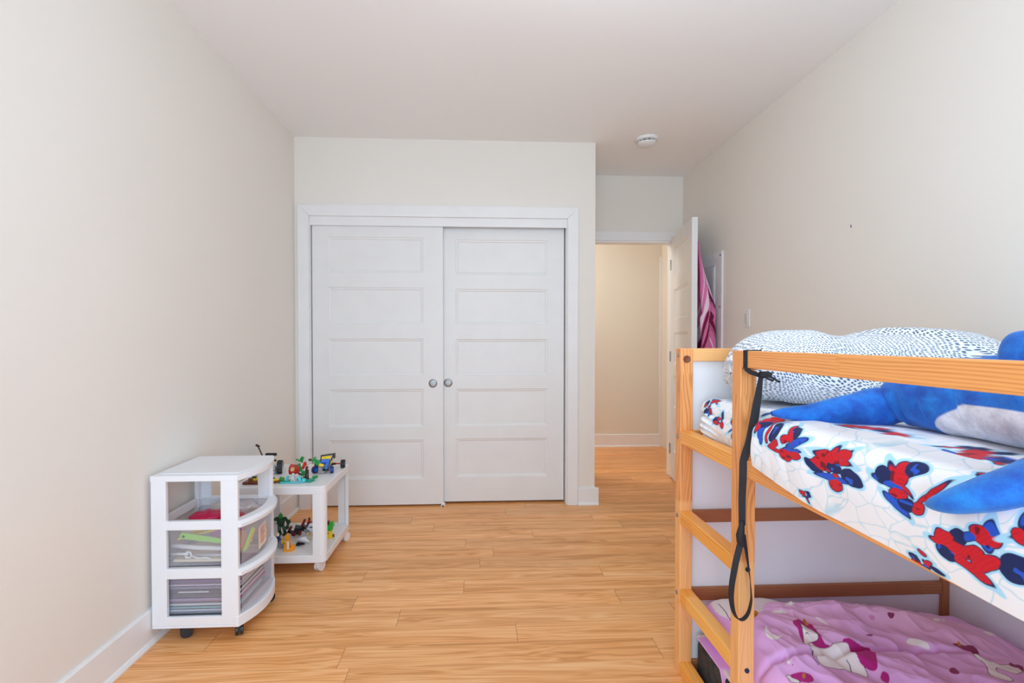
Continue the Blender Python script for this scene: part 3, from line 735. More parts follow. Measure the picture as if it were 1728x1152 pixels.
plush_tube('pectoral_fin', [(.90, .55, 1.06, .040), (.84, .565, 1.050, .046), (.78, .585, 1.034, .047), (.73, .605, 1.012, .044), (.700, .635, .987, .038), (.682, .665, .966, .028), (.675, .690, .955, .014), (.673, .697, .953, .003)], 50, 28, only_blue, .62, zmin=.9)
U, V = np.meshgrid(np.linspace(0, 2 * PI, 48, endpoint=False), np.linspace(-PI / 2, PI / 2, 40), indexing='ij')
pw_ = lambda q, e: np.sign(q) * np.abs(q) ** e
cz_ = pw_(np.cos(V), .55)
P = np.stack([.972 + .036 * cz_ * pw_(np.cos(U), .7), .800 + .050 * cz_ * pw_(np.sin(U), .8), 1.158 + .061 * pw_(np.sin(V), .75)], -1)
grid_obj('dorsal_fin', P, M_plush, np.broadcast_to(cb, P.shape), parent=sk, closed_u=True)
plush_tube('pectoral_fin', [(1.04, .60, 1.05, .035), (1.10, .62, 1.035, .036), (1.15, .65, 1.022, .026), (1.18, .68, 1.015, .004)], 30, 20, only_blue, .5)
for sx in (-1, 1):
    m = MB(); m.ball((.935 + sx * .050, .475, 1.085), .009, 14); m.build('eye', M_blackp, sk, smooth=True)

# ------------------------------------------------------------------ lower bunk
m = MB(); m.box(.770, 1.70, -.30, 1.682, .004, .135); lm = m.build('mattress', M_mat_blk, bevel=.018, seg=3)
tag(lm, 'dark-sided low mattress on the floor inside the lower bunk', 'mattress')
m = MB(); m.box(.772, 1.698, -.298, 1.680, .1345, .150); m.build('mattress_top', M_mat_wht, lm, bevel=.007)
lm.children[0]['label'] = 'white mattress top'
#DUVET-BEGIN
def duvet_h(x, y):
    xl = .775 + .115 * sm(y, 1.44, 1.60); xr = 1.712; yf = 1.655 - .03 * sm(x, 1.55, 1.70)
    e1 = np.clip((x - xl) / .10, 0, 1); e2 = np.clip((xr - x) / .12, 0, 1); e3 = np.clip((yf - y) / .10, 0, 1)
    ed = np.power(np.clip(e1 * (2 - e1), 0, 1), .6) * np.power(np.clip(e2 * (2 - e2), 0, 1), .6) * np.power(np.clip(e3 * (2 - e3), 0, 1), .6)
    top = .140 + .024 * sm(y, 1.1, 1.5) - .070 * sm(x, 1.30, 1.70)
    big = .050 * (fbm(x * 3.2 + 3, y * 3.2, 1, 2) - .5)
    # folds fanning out from the far left towards the near right
    a = np.arctan2(1.62 - y, x - .80); r_ = np.hypot(1.62 - y, x - .80)
    fan = .020 * (1 - np.abs(np.sin(a * 6.5 + 1.8 * fbm(x * 4, y * 4, 5, 2) + .7))) * sm(r_, .12, .35) + .008 * (1 - np.abs(np.sin(a * 15 + 4 * fbm(x * 5, y * 5, 9, 2)))) * sm(r_, .1, .3)
    wr_ = .018 * (.5 - np.abs(fbm(x * 16, y * 11, 6, 2) - .5) * 2)
    # double layer: the folded-back part ends in a step
    yst = 1.335 + .012 * np.sin(x * 12) - .03 * sm(x, 1.25, 1.6)
    step = -.022 * np.exp(-((y - yst) / .011) ** 2) * (1 - sm(x, 1.30, 1.55))
    return .152 + ed * np.maximum(top + big + fan + wr_ + step - .012, .01) - .10 * (1 - sm(x, .765, .80)) * (1 - sm(y, 1.44, 1.5))
#DUVET-END
gx = np.linspace(.762, 1.712, 400); gy = np.concatenate([np.linspace(-.1, 1.05, 60)[:-1], np.linspace(1.05, 1.655, 330)])
XX, YY = np.meshgrid(gx, gy, indexing='ij')
P = np.stack([XX, YY, duvet_h(XX, YY)], -1)
lil = np.array(srgb(234, 184, 246)); col = np.broadcast_to(lil, P.shape).copy()
pk = np.array(srgb(250, 208, 230)); kk = (.55 * np.clip(fbm(XX * 3, YY * 3, 12, 2) * 2.2 - .9, 0, 1))[..., None]; col = col * (1 - kk) + pk * kk
PRINT_W = {'white': srgb(250, 248, 254), 'magenta': srgb(188, 40, 140), 'plum': srgb(150, 60, 110), 'gold': srgb(206, 140, 40), 'ink': srgb(60, 40, 80), 'pinkl': srgb(230, 150, 205)}
PRINTS = [('white!',1,[(0.9901,1.4313),(0.9585,1.3797),(0.9533,1.3311),(0.9304,1.2729),(0.9544,1.2663),(1.0315,1.2780),(1.0436,1.2473),(1.0562,1.2544),(1.0650,1.2878),(1.0770,1.3200),(1.0853,1.3526),(1.0673,1.3574),(1.0427,1.3606),(1.0185,1.3522),(0.9818,1.3512),(0.9772,1.3701),(0.9786,1.3928)]),
  ('magenta',1,[(0.9789,1.4613),(0.9885,1.4661),(0.9965,1.4661),(1.0211,1.4878),(1.0121,1.4558),(1.0398,1.4701),(1.0259,1.4257),(1.0170,1.3960),(1.0136,1.3744),(1.0124,1.3624),(1.0233,1.3587),(1.0175,1.3530),(1.0004,1.3520),(0.9782,1.3504),(0.9773,1.3658),(0.9760,1.3747),(0.9628,1.3753),(0.9389,1.3497),(0.9585,1.3867),(0.9676,1.4137),(0.9720,1.4273),(0.9696,1.4355),(0.9699,1.4464)]),
  ('white!',1,[(1.0009,1.4606),(0.9968,1.4429),(0.9985,1.4270),(1.0085,1.4188),(1.0129,1.4032),(1.0076,1.3838),(1.0004,1.3771),(0.9857,1.3735),(0.9720,1.3756),(0.9490,1.3492),(0.9389,1.3497),(0.9694,1.3946),(0.9783,1.4137)]),
  ('gold',1,[(1.0353,1.4966),(1.0401,1.4869),(1.0220,1.4448),(1.0070,1.4437)]),
  ('ink',0,[(0.9816,1.4026),(0.9856,1.4031),(0.9876,1.4002)]),
  ('ink',0,[(0.9568,1.3367),(0.9304,1.2996),(0.9249,1.2693)]),
  ('ink',0,[(1.0334,1.3055),(1.0339,1.2941),(1.0213,1.2722)]),
  ('magenta',1,[(1.0681,1.3655),(1.0771,1.3654),(1.1162,1.3527),(1.1538,1.3564),(1.1023,1.2791),(1.0862,1.2601),(1.0698,1.2626),(1.0597,1.2835),(1.0642,1.3062),(1.0791,1.3540),(1.0613,1.3566)]),
  ('white',1,[(0.8931,1.4594),(0.8705,1.4326),(0.8585,1.4075),(0.8592,1.3885),(0.8677,1.3780),(0.8860,1.3831),(0.9066,1.3985),(0.8913,1.3961),(0.8788,1.4006),(0.8748,1.4166),(0.8847,1.4430)]),
  ('white',1,[(0.9975,1.5533),(1.0665,1.5699),(1.0368,1.5410)]),
  ('white',1,[(0.9404,1.5157),(0.9601,1.5368),(0.9819,1.5288),(1.0025,1.5194),(0.9843,1.5118)]),
  ('white',1,[(1.0701,1.4877),(1.0781,1.4760),(1.0912,1.4585),(1.0899,1.4480),(1.0817,1.4544),(1.0722,1.4724)]),
  ('white',1,[(1.2735,1.3789),(1.2935,1.3843),(1.3086,1.3683),(1.3196,1.3381),(1.3009,1.3442),(1.2771,1.3664)]),
  ('white',1,[(1.4479,1.4698),(1.5938,1.5624),(1.4679,1.4573),(1.4200,1.4359)]),
  ('white',1,[(1.5602,1.4181),(1.5616,1.3956),(1.6079,1.4135),(1.5796,1.4214)]),
  ('plum',1,[(1.3037,1.4802),(1.3156,1.4846),(1.3191,1.4812),(1.3274,1.4826),(1.3261,1.4738),(1.3043,1.4625)]),
  ('plum',1,[(1.1681,1.4034),(1.1851,1.4055),(1.1939,1.3991),(1.1794,1.3987)]),
  ('plum',1,[(1.2828,1.2509),(1.2967,1.2600),(1.3073,1.2567),(1.2992,1.2347),(1.2860,1.2359),(1.2767,1.2448)]),
  ('pinkl',1,[(1.2415,1.4796),(1.2547,1.4826),(1.2624,1.4726),(1.2422,1.4644)]),
  ('white!',1,[(1.4117,1.3179),(1.4068,1.2776),(1.4309,1.2735),(1.4756,1.2749),(1.5430,1.2913),(1.4661,1.2247),(1.4303,1.2356),(1.4268,1.2529),(1.4101,1.2464),(1.4061,1.2305),(1.4209,1.2076),(1.4036,1.2004),(1.3765,1.2123),(1.3749,1.2334),(1.4002,1.2585),(1.3942,1.2880)]),
  ('plum',1,[(1.3947,1.3562),(1.4151,1.3542),(1.4178,1.3331),(1.4328,1.3425),(1.4470,1.3372),(1.4417,1.3185),(1.4209,1.2853),(1.4228,1.3145),(1.4023,1.3229),(1.3916,1.3315)]),
  ('gold',1,[(1.4175,1.3590),(1.4208,1.3540),(1.4076,1.3374),(1.4033,1.3428)]),
  ('plum',1,[(1.4797,1.2786),(1.5309,1.2976),(1.5488,1.2921),(1.5228,1.2702),(1.4920,1.2605)]),
  ('magenta',1,[(1.0805,1.2449),(1.0961,1.2551),(1.1043,1.2463),(1.0989,1.2349),(1.0867,1.2235),(1.0731,1.2207),(1.0746,1.2364)]),
  ('magenta',1,[(0.8454,1.2703),(0.8591,1.2659),(0.8898,1.2540),(0.8907,1.2378),(0.8745,1.2207),(0.8531,1.2287),(0.8482,1.2495),(0.8420,1.2568),(0.8282,1.2441),(0.8291,1.2560)]),
  ('white!',1,[(0.8313,1.2678),(0.8443,1.2686),(0.8420,1.2568),(0.8490,1.2467),(0.8514,1.2301),(0.8288,1.2430),(0.8327,1.2594)]),
  ('gold',1,[(0.8691,1.2560),(0.8780,1.2570),(0.8729,1.2457),(0.8623,1.2381),(0.8643,1.2471)]),
  ('pinkl',1,[(0.8697,1.3317),(0.8723,1.3312),(0.8724,1.3291),(0.8697,1.3295)]),
  ('white',1,[(0.8724,1.3269),(0.8601,1.2971),(0.8731,1.3061),(0.8620,1.2936),(0.8548,1.2977)]),
  ('plum',1,[(1.1055,1.5902),(1.0825,1.5600)]),
  ('plum',1,[(1.0797,1.5501),(1.0852,1.5550),(1.0820,1.5475),(1.0788,1.5459)]),
  ('plum',1,[(1.1118,1.5806),(1.1008,1.5678)]),
  ('plum',1,[(1.0928,1.5484),(1.1005,1.5564),(1.0939,1.5442),(1.0903,1.5419)]),
  ('plum',1,[(0.8659,1.3304),(0.8682,1.3303),(0.8690,1.3288),(0.8668,1.3289)]),
  ('plum',1,[(0.8521,1.3027),(0.8543,1.3026),(0.8542,1.2998),(0.8520,1.2999)]),
  ('plum',1,[(0.8551,1.2959),(0.8573,1.2958),(0.8569,1.2927),(0.8549,1.2931)]),
  ('plum',1,[(0.8639,1.2900),(0.8659,1.2895),(0.8657,1.2867),(0.8635,1.2868)]),
  ('plum',1,[(0.8739,1.2987),(0.8759,1.2983),(0.8757,1.2955),(0.8735,1.2956)]),
  ('plum',1,[(0.8594,1.3292),(0.8615,1.3288),(0.8623,1.3273),(0.8600,1.3274)])]
#PRINTS-HERE
for cname, closed, pl in PRINTS:
    pl = [tuple(p) for p in pl]
    for _ in range(2):
        if closed: pl = [q for a_, b_ in zip(pl, pl[1:] + pl[:1]) for q in ((.75 * a_[0] + .25 * b_[0], .75 * a_[1] + .25 * b_[1]), (.25 * a_[0] + .75 * b_[0], .25 * a_[1] + .75 * b_[1]))]
    x0 = min(p[0] for p in pl) - .02; x1 = max(p[0] for p in pl) + .02; y0 = min(p[1] for p in pl) - .02; y1 = max(p[1] for p in pl) + .02
    bx = (XX > x0) & (XX < x1) & (YY > y0) & (YY < y1)
    if not bx.any(): continue
    xs_, ys_ = XX[bx], YY[bx]
    if closed:
        ins = in_poly(xs_, ys_, pl); d = poly_dist(xs_, ys_, pl); al = np.where(ins, np.clip(.5 + d / .0012, 0, 1), np.clip(.5 - d / .0012, 0, 1))
        if cname == 'white!': al2 = np.clip(1.3 - np.abs(d) / .0013, 0, 1); col[bx] = col[bx] * (1 - al2[:, None]) + np.array(PRINT_W['ink']) * al2[:, None] * 1.0
    else: al = np.clip(1.5 - poly_dist(xs_, ys_, pl, False) / .0012, 0, 1)
    c_ = np.array(PRINT_W[cname.strip('!')]); col[bx] = col[bx] * (1 - al[:, None]) + c_ * al[:, None]
    if cname == 'white!':
        al2 = np.clip(1.3 - np.abs(d) / .0010, 0, 1) * .8; col[bx] = col[bx] * (1 - al2[:, None]) + np.array(PRINT_W['ink']) * al2[:, None]
du = grid_obj('unicorn_duvet', P, M_duv, col)
so = du.modifiers.new('thick', 'SOLIDIFY'); so.thickness = .004; so.offset = -1
tag(du, 'lilac unicorn print duvet crumpled on the lower bunk', 'duvet')

# pillow at the far left of the lower bunk
n, mm = 120, 90
U, V = np.meshgrid(np.linspace(-1, 1, n), np.linspace(0, 2 * PI, mm, endpoint=False), indexing='ij')
cap = np.power(np.clip(1 - np.abs(U) ** 3.2, 0, 1), .45)
xx = .915 + U * .155; yy = 1.585 + .092 * cap * sc_(np.cos(V), .75); zz = .235 + .082 * cap * sc_(np.sin(V), .8) + .007 * (fbm(xx * 14, V * 2, 3) - .5)
zz = np.maximum(zz + .012 * np.sin(xx * 12), .152)
P = np.stack([xx, yy, zz], -1).transpose(1, 0, 2)
X_, Z_ = P[..., 0], P[..., 2]; Y_ = P[..., 1]
col = np.broadcast_to(np.array(srgb(240, 236, 242)), P.shape).copy()
lm_ = (Z_ < .262 + .03 * np.sin(X_ * 18)); col[lm_] = lil
for cx, cz, a, b, c_ in ((.862, .272, .013, .012, 'gold'), (.905, .296, .015, .009, 'gold'), (.835, .262, .010, .018, 'magenta'), (.925, .315, .02, .006, 'magenta')):
    e = (((X_ - cx) / a) ** 2 + ((Z_ - cz) / b) ** 2 < 1) & (Y_ < 1.60); col[e] = PRINT_W[c_]
for cx, cz, rr in ((.84, .30, .03), (.88, .275, .032)):
    e = np.abs(np.hypot(X_ - cx, Z_ - cz) - rr) < .0014; col[e & (Y_ < 1.6)] = PRINT_W['ink']
pw = grid_obj('pillow', P, M_duv, col, closed_u=True)
tag(pw, 'white and lilac unicorn print pillow in the far corner of the lower bunk', 'pillow')

# ------------------------------------------------------------------ black strap with a loop
st = thing('looped_strap', 'black webbing strap with a loop hanging from the guard rail', 'strap', (.70, 1.27, .43))
def ribbon(mb, path, width, wdir, th=.0018):
    q = smooth_path(path, 60) if len(path) > 3 else np.array(path, float); n_ = len(q); V_ = []
    for i in range(n_):
        d = q[min(i + 1, n_ - 1), :3] - q[max(i - 1, 0), :3]; d /= np.linalg.norm(d)
        wd_ = np.array(wdir(i / (n_ - 1)) if callable(wdir) else wdir, float); wd_ -= d * wd_.dot(d); wd_ /= np.linalg.norm(wd_); nn_ = np.cross(d, wd_)
        ww = width(i / (n_ - 1)) if callable(width) else width
        for a, b in ((-1, -1), (1, -1), (1, 1), (-1, 1)): V_.append(q[i, :3] + wd_ * a * ww / 2 + nn_ * b * th / 2)
    F_ = [(i * 4 + k, i * 4 + (k + 1) % 4, (i + 1) * 4 + (k + 1) % 4, (i + 1) * 4 + k) for i in range(n_ - 1) for k in range(4)] + [(3, 2, 1, 0), tuple((n_ - 1) * 4 + k for k in range(4))]
    mb.add(V_, F_); return mb
m = MB(); e = .0025
ring = [(BX0 - e, LEV[4][1] + e), (BX0 + .036 + e, LEV[4][1] + e), (BX0 + .036 + e, LEV[4][0] - e), (BX0 - e, LEV[4][0] - e)]
inr = [(BX0 - .0004, ZT + .0004), (BX0 + .0364, ZT + .0004), (BX0 + .0364, LEV[4][0] - .0004), (BX0 - .0004, LEV[4][0] - .0004)]
for k in range(4):
    a, b, c_, d_ = ring[k], ring[(k + 1) % 4], inr[(k + 1) % 4], inr[k]; y0, y1 = 1.258, 1.276
    V_ = [(p[0], yv, p[1]) for yv in (y0, y1) for p in (a, b, c_, d_)]
    m.add(V_, [(0, 1, 2, 3), (7, 6, 5, 4), (0, 1, 5, 4), (1, 2, 6, 5), (2, 3, 7, 6), (3, 0, 4, 7)])
m.build('rail_wrap', M_black, st)
m = MB()
ribbon(m, [(.711, 1.266, 1.126), (.722, 1.262, 1.116), (.738, 1.257, 1.110), (.750, 1.255, 1.106)], .012, (0, 0, 1), .003)
m.tube([(.742, 1.255, 1.112), (.752, 1.253, 1.109), (.764, 1.252, 1.111), (.775, 1.252, 1.112)], [.007, .010, .008, .004], 10)
m.tube([(.756, 1.252, 1.108), (.775, 1.25, 1.102), (.796, 1.25, 1.090)], .0028, 8)
m.tube([(.752, 1.252, 1.106), (.766, 1.25, 1.098), (.778, 1.25, 1.094)], .0028, 8)
m.build('knot', M_black, st, smooth=True, autosmooth=50)
m = MB()
ribbon(m, [(.748, 1.256, 1.108), (.745, 1.262, 1.06), (.738, 1.266, 1.0), (.722, 1.262, .93), (.7045, 1.262, .878), (.704, 1.263, .83), (.706, 1.270, .77), (.708, 1.272, .70)],
       lambda s_: .010 + .013 * math.sin(min(1, s_ * 3.0) * PI / 2) * (1 - .45 * s_), lambda s_: (1, -.25 - .5 * s_, 0))
m.build('strap', M_black, st)
m = MB(); m.tube([(.708, 1.272, .712), (.706, 1.271, .695), (.702, 1.270, .672), (.703, 1.270, .655), (.707, 1.27, .642)], [.0055, .008, .011, .010, .005], 12)
m.build('knot', M_black, st, smooth=True, autosmooth=50)
m = MB()
ribbon(m, [(.702, 1.270, .648), (.690, 1.270, .60), (.680, 1.270, .545), (.677, 1.270, .505), (.683, 1.270, .465), (.697, 1.270, .440), (.712, 1.270, .440), (.727, 1.270, .458), (.735, 1.270, .495), (.731, 1.270, .55), (.722, 1.270, .61), (.712, 1.270, .672)],
       lambda s_: .016, lambda s_: (math.cos(PI * s_), -.55 - .9 * math.sin(PI * s_), .25))
m.build('loop', M_black, st)
# ------------------------------------------------------------------ white plastic drawer tower on casters
CX0, CX1, CY0, CY1 = -1.300, -0.966, 1.955, 2.290
TZ = [(.061, .106), (.257, .298), (.451, .487), (.645, .667)]     # ring bands
tw_ = thing('drawer_tower', 'white plastic drawer tower with clear drawers against the left wall', 'storage drawers', (-1.13, 2.12, 0))
YM = (CY0 + CY1) / 2; HY = (CY1 - CY0) / 2
def bulge(y, b): return b * (1 - ((y - YM) / HY) ** 2)
m = MB()
m.box(CX0, CX1, CY0, CY1, .061, .070)                                # bottom tray
for i, (a, b) in enumerate(TZ[:3]):
    z0, z1 = (a, b) if i else (.070, b)
    m.box(CX0 + .01, CX1 - .01, CY0 + .0008, CY0 + .0152, z0, z1); m.box(CX0 + .01, CX1 - .01, CY1 - .0152, CY1 - .0008, z0, z1); m.box(CX0 + .0008, CX0 + .0152, CY0 + .003, CY1 - .003, z0, z1)
    if i: m.box(CX0 + .014, CX1 - .004, CY0 + .014, CY0 + .034, z1 - .010, z1 - .004); m.box(CX0 + .014, CX1 - .004, CY1 - .034, CY1 - .014, z1 - .010, z1 - .004)
for x0, x1 in ((CX0, CX0 + .058), (CX1 - .066, CX1)):
    for y0, y1 in ((CY0, CY0 + .018), (CY1 - .018, CY1)): m.box(x0, x1, y0, y1, .07, .650)
for y0, y1 in ((CY0, CY0 + .045), (CY1 - .045, CY1)):
    m.box(CX0 + .0006, CX0 + .0174, y0 + (.0006 if y0 < 2.1 else 0), y1 - (.0006 if y0 > 2.1 else 0), .0705, .6495)
for y0, y1 in ((CY0, CY0 + .020), (CY1 - .020, CY1)): m.box(CX1 - .0174, CX1 - .0006, y0 + .0006, y1 - .0006, .0705, .6495)
m.build('frame', M_whitep, tw_, bevel=.003, weld=False)
# curved base lip and curved top
def curved_plate(mb, z0, z1, b, x0, n=24, y0=CY0, y1=CY1, dx=0):
    P_ = [(x0, y0), ] + [(CX1 + dx + bulge(y0 + (y1 - y0) * k / n, b), y0 + (y1 - y0) * k / n) for k in range(n + 1)] + [(x0, y1)]
    return mb.prism(P_, z0, z1)
m = curved_plate(MB(), .0602, .1052, .046, CX1 - .02, y0=CY0 - .0008, y1=CY1 + .0008); m.build('base_lip', M_whitep, tw_, bevel=.004)
m = curved_plate(MB(), .645, .668, .046, CX0 - .0008, y0=CY0 - .0008, y1=CY1 + .0008); curved_plate(m, .667, .671, .036, CX0 + .02, y0=CY0 + .03, y1=CY1 - .03, dx=-.02); m.build('top', M_whitep, tw_, bevel=.004)
def curved_wall(mb, z0, z1, b0, b1, t=.003, n=28, y0=CY0 + .022, y1=CY1 - .022):
    V_ = []
    for k in range(n + 1):
        y = y0 + (y1 - y0) * k / n
        for z, b in ((z0, b0), (z1, b1)): V_ += [(CX1 - .002 + bulge(y, b), y, z), (CX1 - .002 - t + bulge(y, b), y, z)]
    F_ = []
    for k in range(n):
        a = k * 4; c_ = a + 4; F_ += [(a, c_, c_ + 2, a + 2), (a + 1, a + 3, c_ + 3, c_ + 1), (a + 2, c_ + 2, c_ + 3, a + 3), (a, a + 1, c_ + 1, c_)]
    F_ += [(0, 2, 3, 1), (n * 4, n * 4 + 1, n * 4 + 3, n * 4 + 2)]
    return mb.add(V_, F_)
for (zb_, zt_) in ((.108, .262), (.300, .455)):
    m = MB(); y0, y1 = CY0 + .024, CY1 - .024
    curved_wall(m, zb_ + .004, zt_ + .012, .034, .042)
    m.box(CX0 + .024, CX1 - .004, y0, y0 + .0025, zb_, zt_ - .006); m.box(CX0 + .024, CX1 - .004, y1 - .0025, y1, zb_, zt_ - .006)
    m.box(CX0 + .024, CX0 + .0265, y0, y1, zb_, zt_ - .006); m.box(CX0 + .026, CX1 - .006, y0 + .002, y1 - .002, zb_, zb_ + .0025)
    dw = m.build('drawer', M_clear, tw_)
    m = MB(); n = 28; V_ = []
    for k in range(n + 1):
        y = CY0 + .002 + (CY1 - CY0 - .004) * k / n
        for dx_, z in ((-.012, zt_ + .005), (.010, zt_ + .004), (.012, zt_ + .018), (.002, zt_ + .030), (-.030, zt_ + .033)): V_.append((CX1 + dx_ + bulge(y, .048), y, z))
    q = 5; F_ = [(k * q + i, (k + 1) * q + i, (k + 1) * q + (i + 1) % q, k * q + (i + 1) % q) for k in range(n) for i in range(q)] + [tuple(range(q))[::-1], tuple(n * q + i for i in range(q))]
    m.add(V_, F_); m.build('drawer_lip', M_whitep, dw, smooth=True, autosmooth=35)
def caster(parent, x, y, r, ht, matw, mats, yaw, name='caster'):
    c_, s_ = math.cos(yaw), math.sin(yaw); ax = Vector((-s_, c_, 0))
    m = MB(); m.cyl((x, y, ht - .012), (x, y, ht + .002), .008, 12); off_ = Vector((c_, s_, 0)) * r * .5
    m.box(-r * .55, r * .75, -r * .22, r * .22, r * .9, ht - .006, M=Matrix.Translation((x, y, 0)) @ Matrix.Rotation(yaw, 4, 'Z'))
    o = m.build(name, mats, parent, bevel=.002)
    for sg in (-1, 1):
        cc = Vector((x, y, r)) + off_ + ax * sg * r * .42
        m = MB(); m.cyl(cc - ax * r * .22, cc + ax * r * .22, r, 28); m.cyl(cc + ax * sg * r * .22, cc + ax * sg * r * .27, r * .45, 20)
        m.build('wheel', matw, o, smooth=True, autosmooth=40, bevel=.0015)
for x, y, yw in ((-1.205, 2.00, .5), (-.985, 2.0, 2.0), (-1.255, 2.245, .2), (-.985, 2.25, .9)): caster(tw_, x, y, .0225, .061, M_blackp, M_blackp, yw)

# things in the tower: booklets in the bottom drawer
rnd = random.Random(4); zc = .1115
bk = [((188, 196, 214), 'pale grey-blue'), ((120, 190, 200), 'turquoise'), ((206, 214, 224), 'silvery white'), ((196, 60, 130), 'magenta'), ((160, 140, 180), 'dusty lilac'), ((74, 72, 98), 'dark slate'), ((58, 56, 84), 'near-black violet'), ((126, 124, 158), 'grey-violet'),
      ((206, 190, 220), 'pale lavender'), ((148, 104, 160), 'mauve')]
ht_ = [.012, .010, .012, .007, .014, .016, .018, .014, .010, .012]
nm = ['lowest in the bottom drawer', 'second from the bottom of the drawer pile', 'just above the turquoise booklet', 'in the lower half of the drawer pile', 'resting on the magenta booklet', 'in the middle of the drawer pile', 'with pale spine lettering, mid pile', 'above the near-black violet booklet', 'near the top of the drawer pile', 'topmost of the pile in the bottom drawer']
for i, ((c_, cn), hh) in enumerate(zip(bk, ht_)):
    xo, yo = rnd.uniform(-.006, .008), rnd.uniform(0, .012)
    t = thing('booklet', f'{cn} booklet {nm[i]}', 'book', (-1.14, 2.10, zc), 'booklets stacked in the bottom drawer')
    x0, x1, y0, y1 = -1.262 + xo, -.992 + xo, 1.9835 + yo, 2.235 + yo * .3
    m = MB(); m.box(x0, x1, y0, y1, zc, zc + .0018); m.box(x0, x1, y0, y1, zc + hh - .0023, zc + hh - .0005); m.box(x0, x1, y0, y0 + .002, zc, zc + hh - .0005)
    m.build('cover', mat('cover_%d' % i, srgb(*c_), .4), t)
    m = MB(); m.box(x0 + .003, x1 - .003, y0 + .003, y1 - .003, zc + .0019, zc + hh - .0024); m.build('pages', T['white'], t)
    if i == 6:
        m = MB(); rx = x0 + .05
        while rx < x0 + .17:
            ww = rnd.uniform(.003, .009); m.box(rx, rx + ww, y0 - .0004, y0, zc + .006, zc + .011); rx += ww + .002
        m.build('spine_marks', T['white'], t)
    zc += hh
# middle drawer contents
zf = .3045
def single(name, label, cat, mb, mt, **k): return tag(mb.build(name, mt, **k), label, cat)
m = MB(); m.prism([(-1.245, 2.00), (-1.02, 2.00), (-1.02, 2.20), (-1.245, 2.20)], zf, zf + .012)
single('pouch', 'cream flat pouch at the bottom of the middle drawer', 'pouch', m, T['cream'], bevel=.004)
m = MB()
m.add([(-1.215, 1.992, .405), (-1.205, 1.992, .430), (-1.010, 1.992, .394), (-1.010, 1.992, .376), (-1.215, 1.998, .405), (-1.205, 1.998, .430), (-1.010, 1.998, .394), (-1.010, 1.998, .376)],
      [(0, 1, 2, 3), (7, 6, 5, 4), (0, 4, 5, 1), (1, 5, 6, 2), (2, 6, 7, 3), (3, 7, 4, 0)])
t = thing('green_ruler', 'lime green tapered plastic tool lying against the middle drawer side', 'craft tool', (-1.1, 1.995, .39))
m.build('blade', T['lime'], t, bevel=.001); m = MB()
for x, z in ((-1.197, .413), (-1.026, .386)): m = MB(); m.cyl((x, 1.9905, z), (x, 1.992, z), .005, 16); m.build('hole', T['dgreen'], t)
m = MB(); m.tube([(-1.25, 2.006, .372), (-1.14, 2.004, .362), (-1.03, 2.006, .356), (-.995, 2.01, .356)], .009, 10); single('white_tube', 'white plastic tube under the green tool in the middle drawer', 'craft tube', m, T['white'], smooth=True)
m = MB(); m.tube([(-1.255, 1.998, .340), (-1.20, 1.995, .342), (-1.18, 1.994, .340)], .005, 8); m.tube([(-1.18 + .012 * math.cos(a), 1.993, .338 + .012 * math.sin(a)) for a in np.linspace(PI, -PI * .9, 16)], .0035, 8); m.tube([(-1.168, 1.994, .334), (-1.14, 1.994, .322), (-1.11, 1.994, .326), (-1.09, 1.994, .318)], .0035, 8)
single('white_wand', 'white plastic bubble wand against the middle drawer side', 'wand', m, T['white'], smooth=True)
m = MB(); m.tube([(-1.22, 2.03, .322), (-1.1, 2.02, .324), (-1.0, 2.025, .322)], .006, 8); single('grey_tube', 'grey plastic rod low in the middle drawer', 'rod', m, T['lgrey'], smooth=True)
for i, (dy, dz, nmz) in enumerate(((.0, .0, 'leaning behind the green tool, lower of two'), (.012, .010, 'leaning behind the green tool, upper of two'))):
    t = thing('pencil', 'yellow pencil ' + nmz, 'pencil', (-1.15, 2.02 + dy, .39), 'pencils in the middle drawer')
    m = MB(); m.cyl((-1.235, 2.02 + dy, .392 + dz), (-1.085, 2.02 + dy, .428 + dz), .005, 6); m.build('shaft', T['yellow'], t)
    m = MB(); m.cyl((-1.085, 2.02 + dy, .428 + dz), (-1.070, 2.02 + dy, .4316 + dz), .005, 6, .0005); m.build('tip', T['tan'], t)
m = MB(); m.ball((-1.205, 2.06, .420), (.038, .035, .034), 20); single('fuzzy_ball', 'pale pink fluffy ball in the back of the middle drawer', 'ball', m, mat('fluff', srgb(232, 206, 224), .95), smooth=True)
m = MB(); m.ball((-1.10, 2.14, .385), (.075, .055, .045), 18); single('plastic_bag', 'purple-pink craft bag filling the middle drawer', 'bag', m, mat('bag_purple', srgb(196, 140, 190), .5), smooth=True)
m = MB(); m.ball((-1.02, 2.07, .36), (.035, .05, .04), 16); single('felt_bundle', 'peach felt bundle behind the drawer front', 'felt bundle', m, T['peach'], smooth=True)
m = MB(); m.add([(-.962 + bulge(y, .028) + o_, y, z) for o_ in (0, .0012) for y, z in ((2.07, .322), (2.13, .335), (2.13, .425), (2.07, .415))], [(0, 1, 2, 3), (7, 6, 5, 4), (0, 4, 5, 1), (1, 5, 6, 2), (2, 6, 7, 3), (3, 7, 4, 0)])
t = thing('care_card', 'printed cream card standing behind the middle drawer front', 'card', (-.95, 2.1, .33)); m.build('card', T['cream'], t)
m = MB()
for k in range(9):
    z = .345 + k * .008; m.box(-.9365 + .003, -.9345 + .003, 2.078, 2.078 + (.042 if k % 3 else .03), z, z + .002)
m.build('printed_lines', C('pale_red', (214, 130, 130)), t)
m = MB(); m.lathe([(.018, 0), (.020, .004), (.020, .05), (.0, .052)], (-.992, 2.235, .3046), n=20); single('tan_jar', 'small tan jar in the far front corner of the middle drawer', 'jar', m, T['tan'], smooth=True, autosmooth=40)
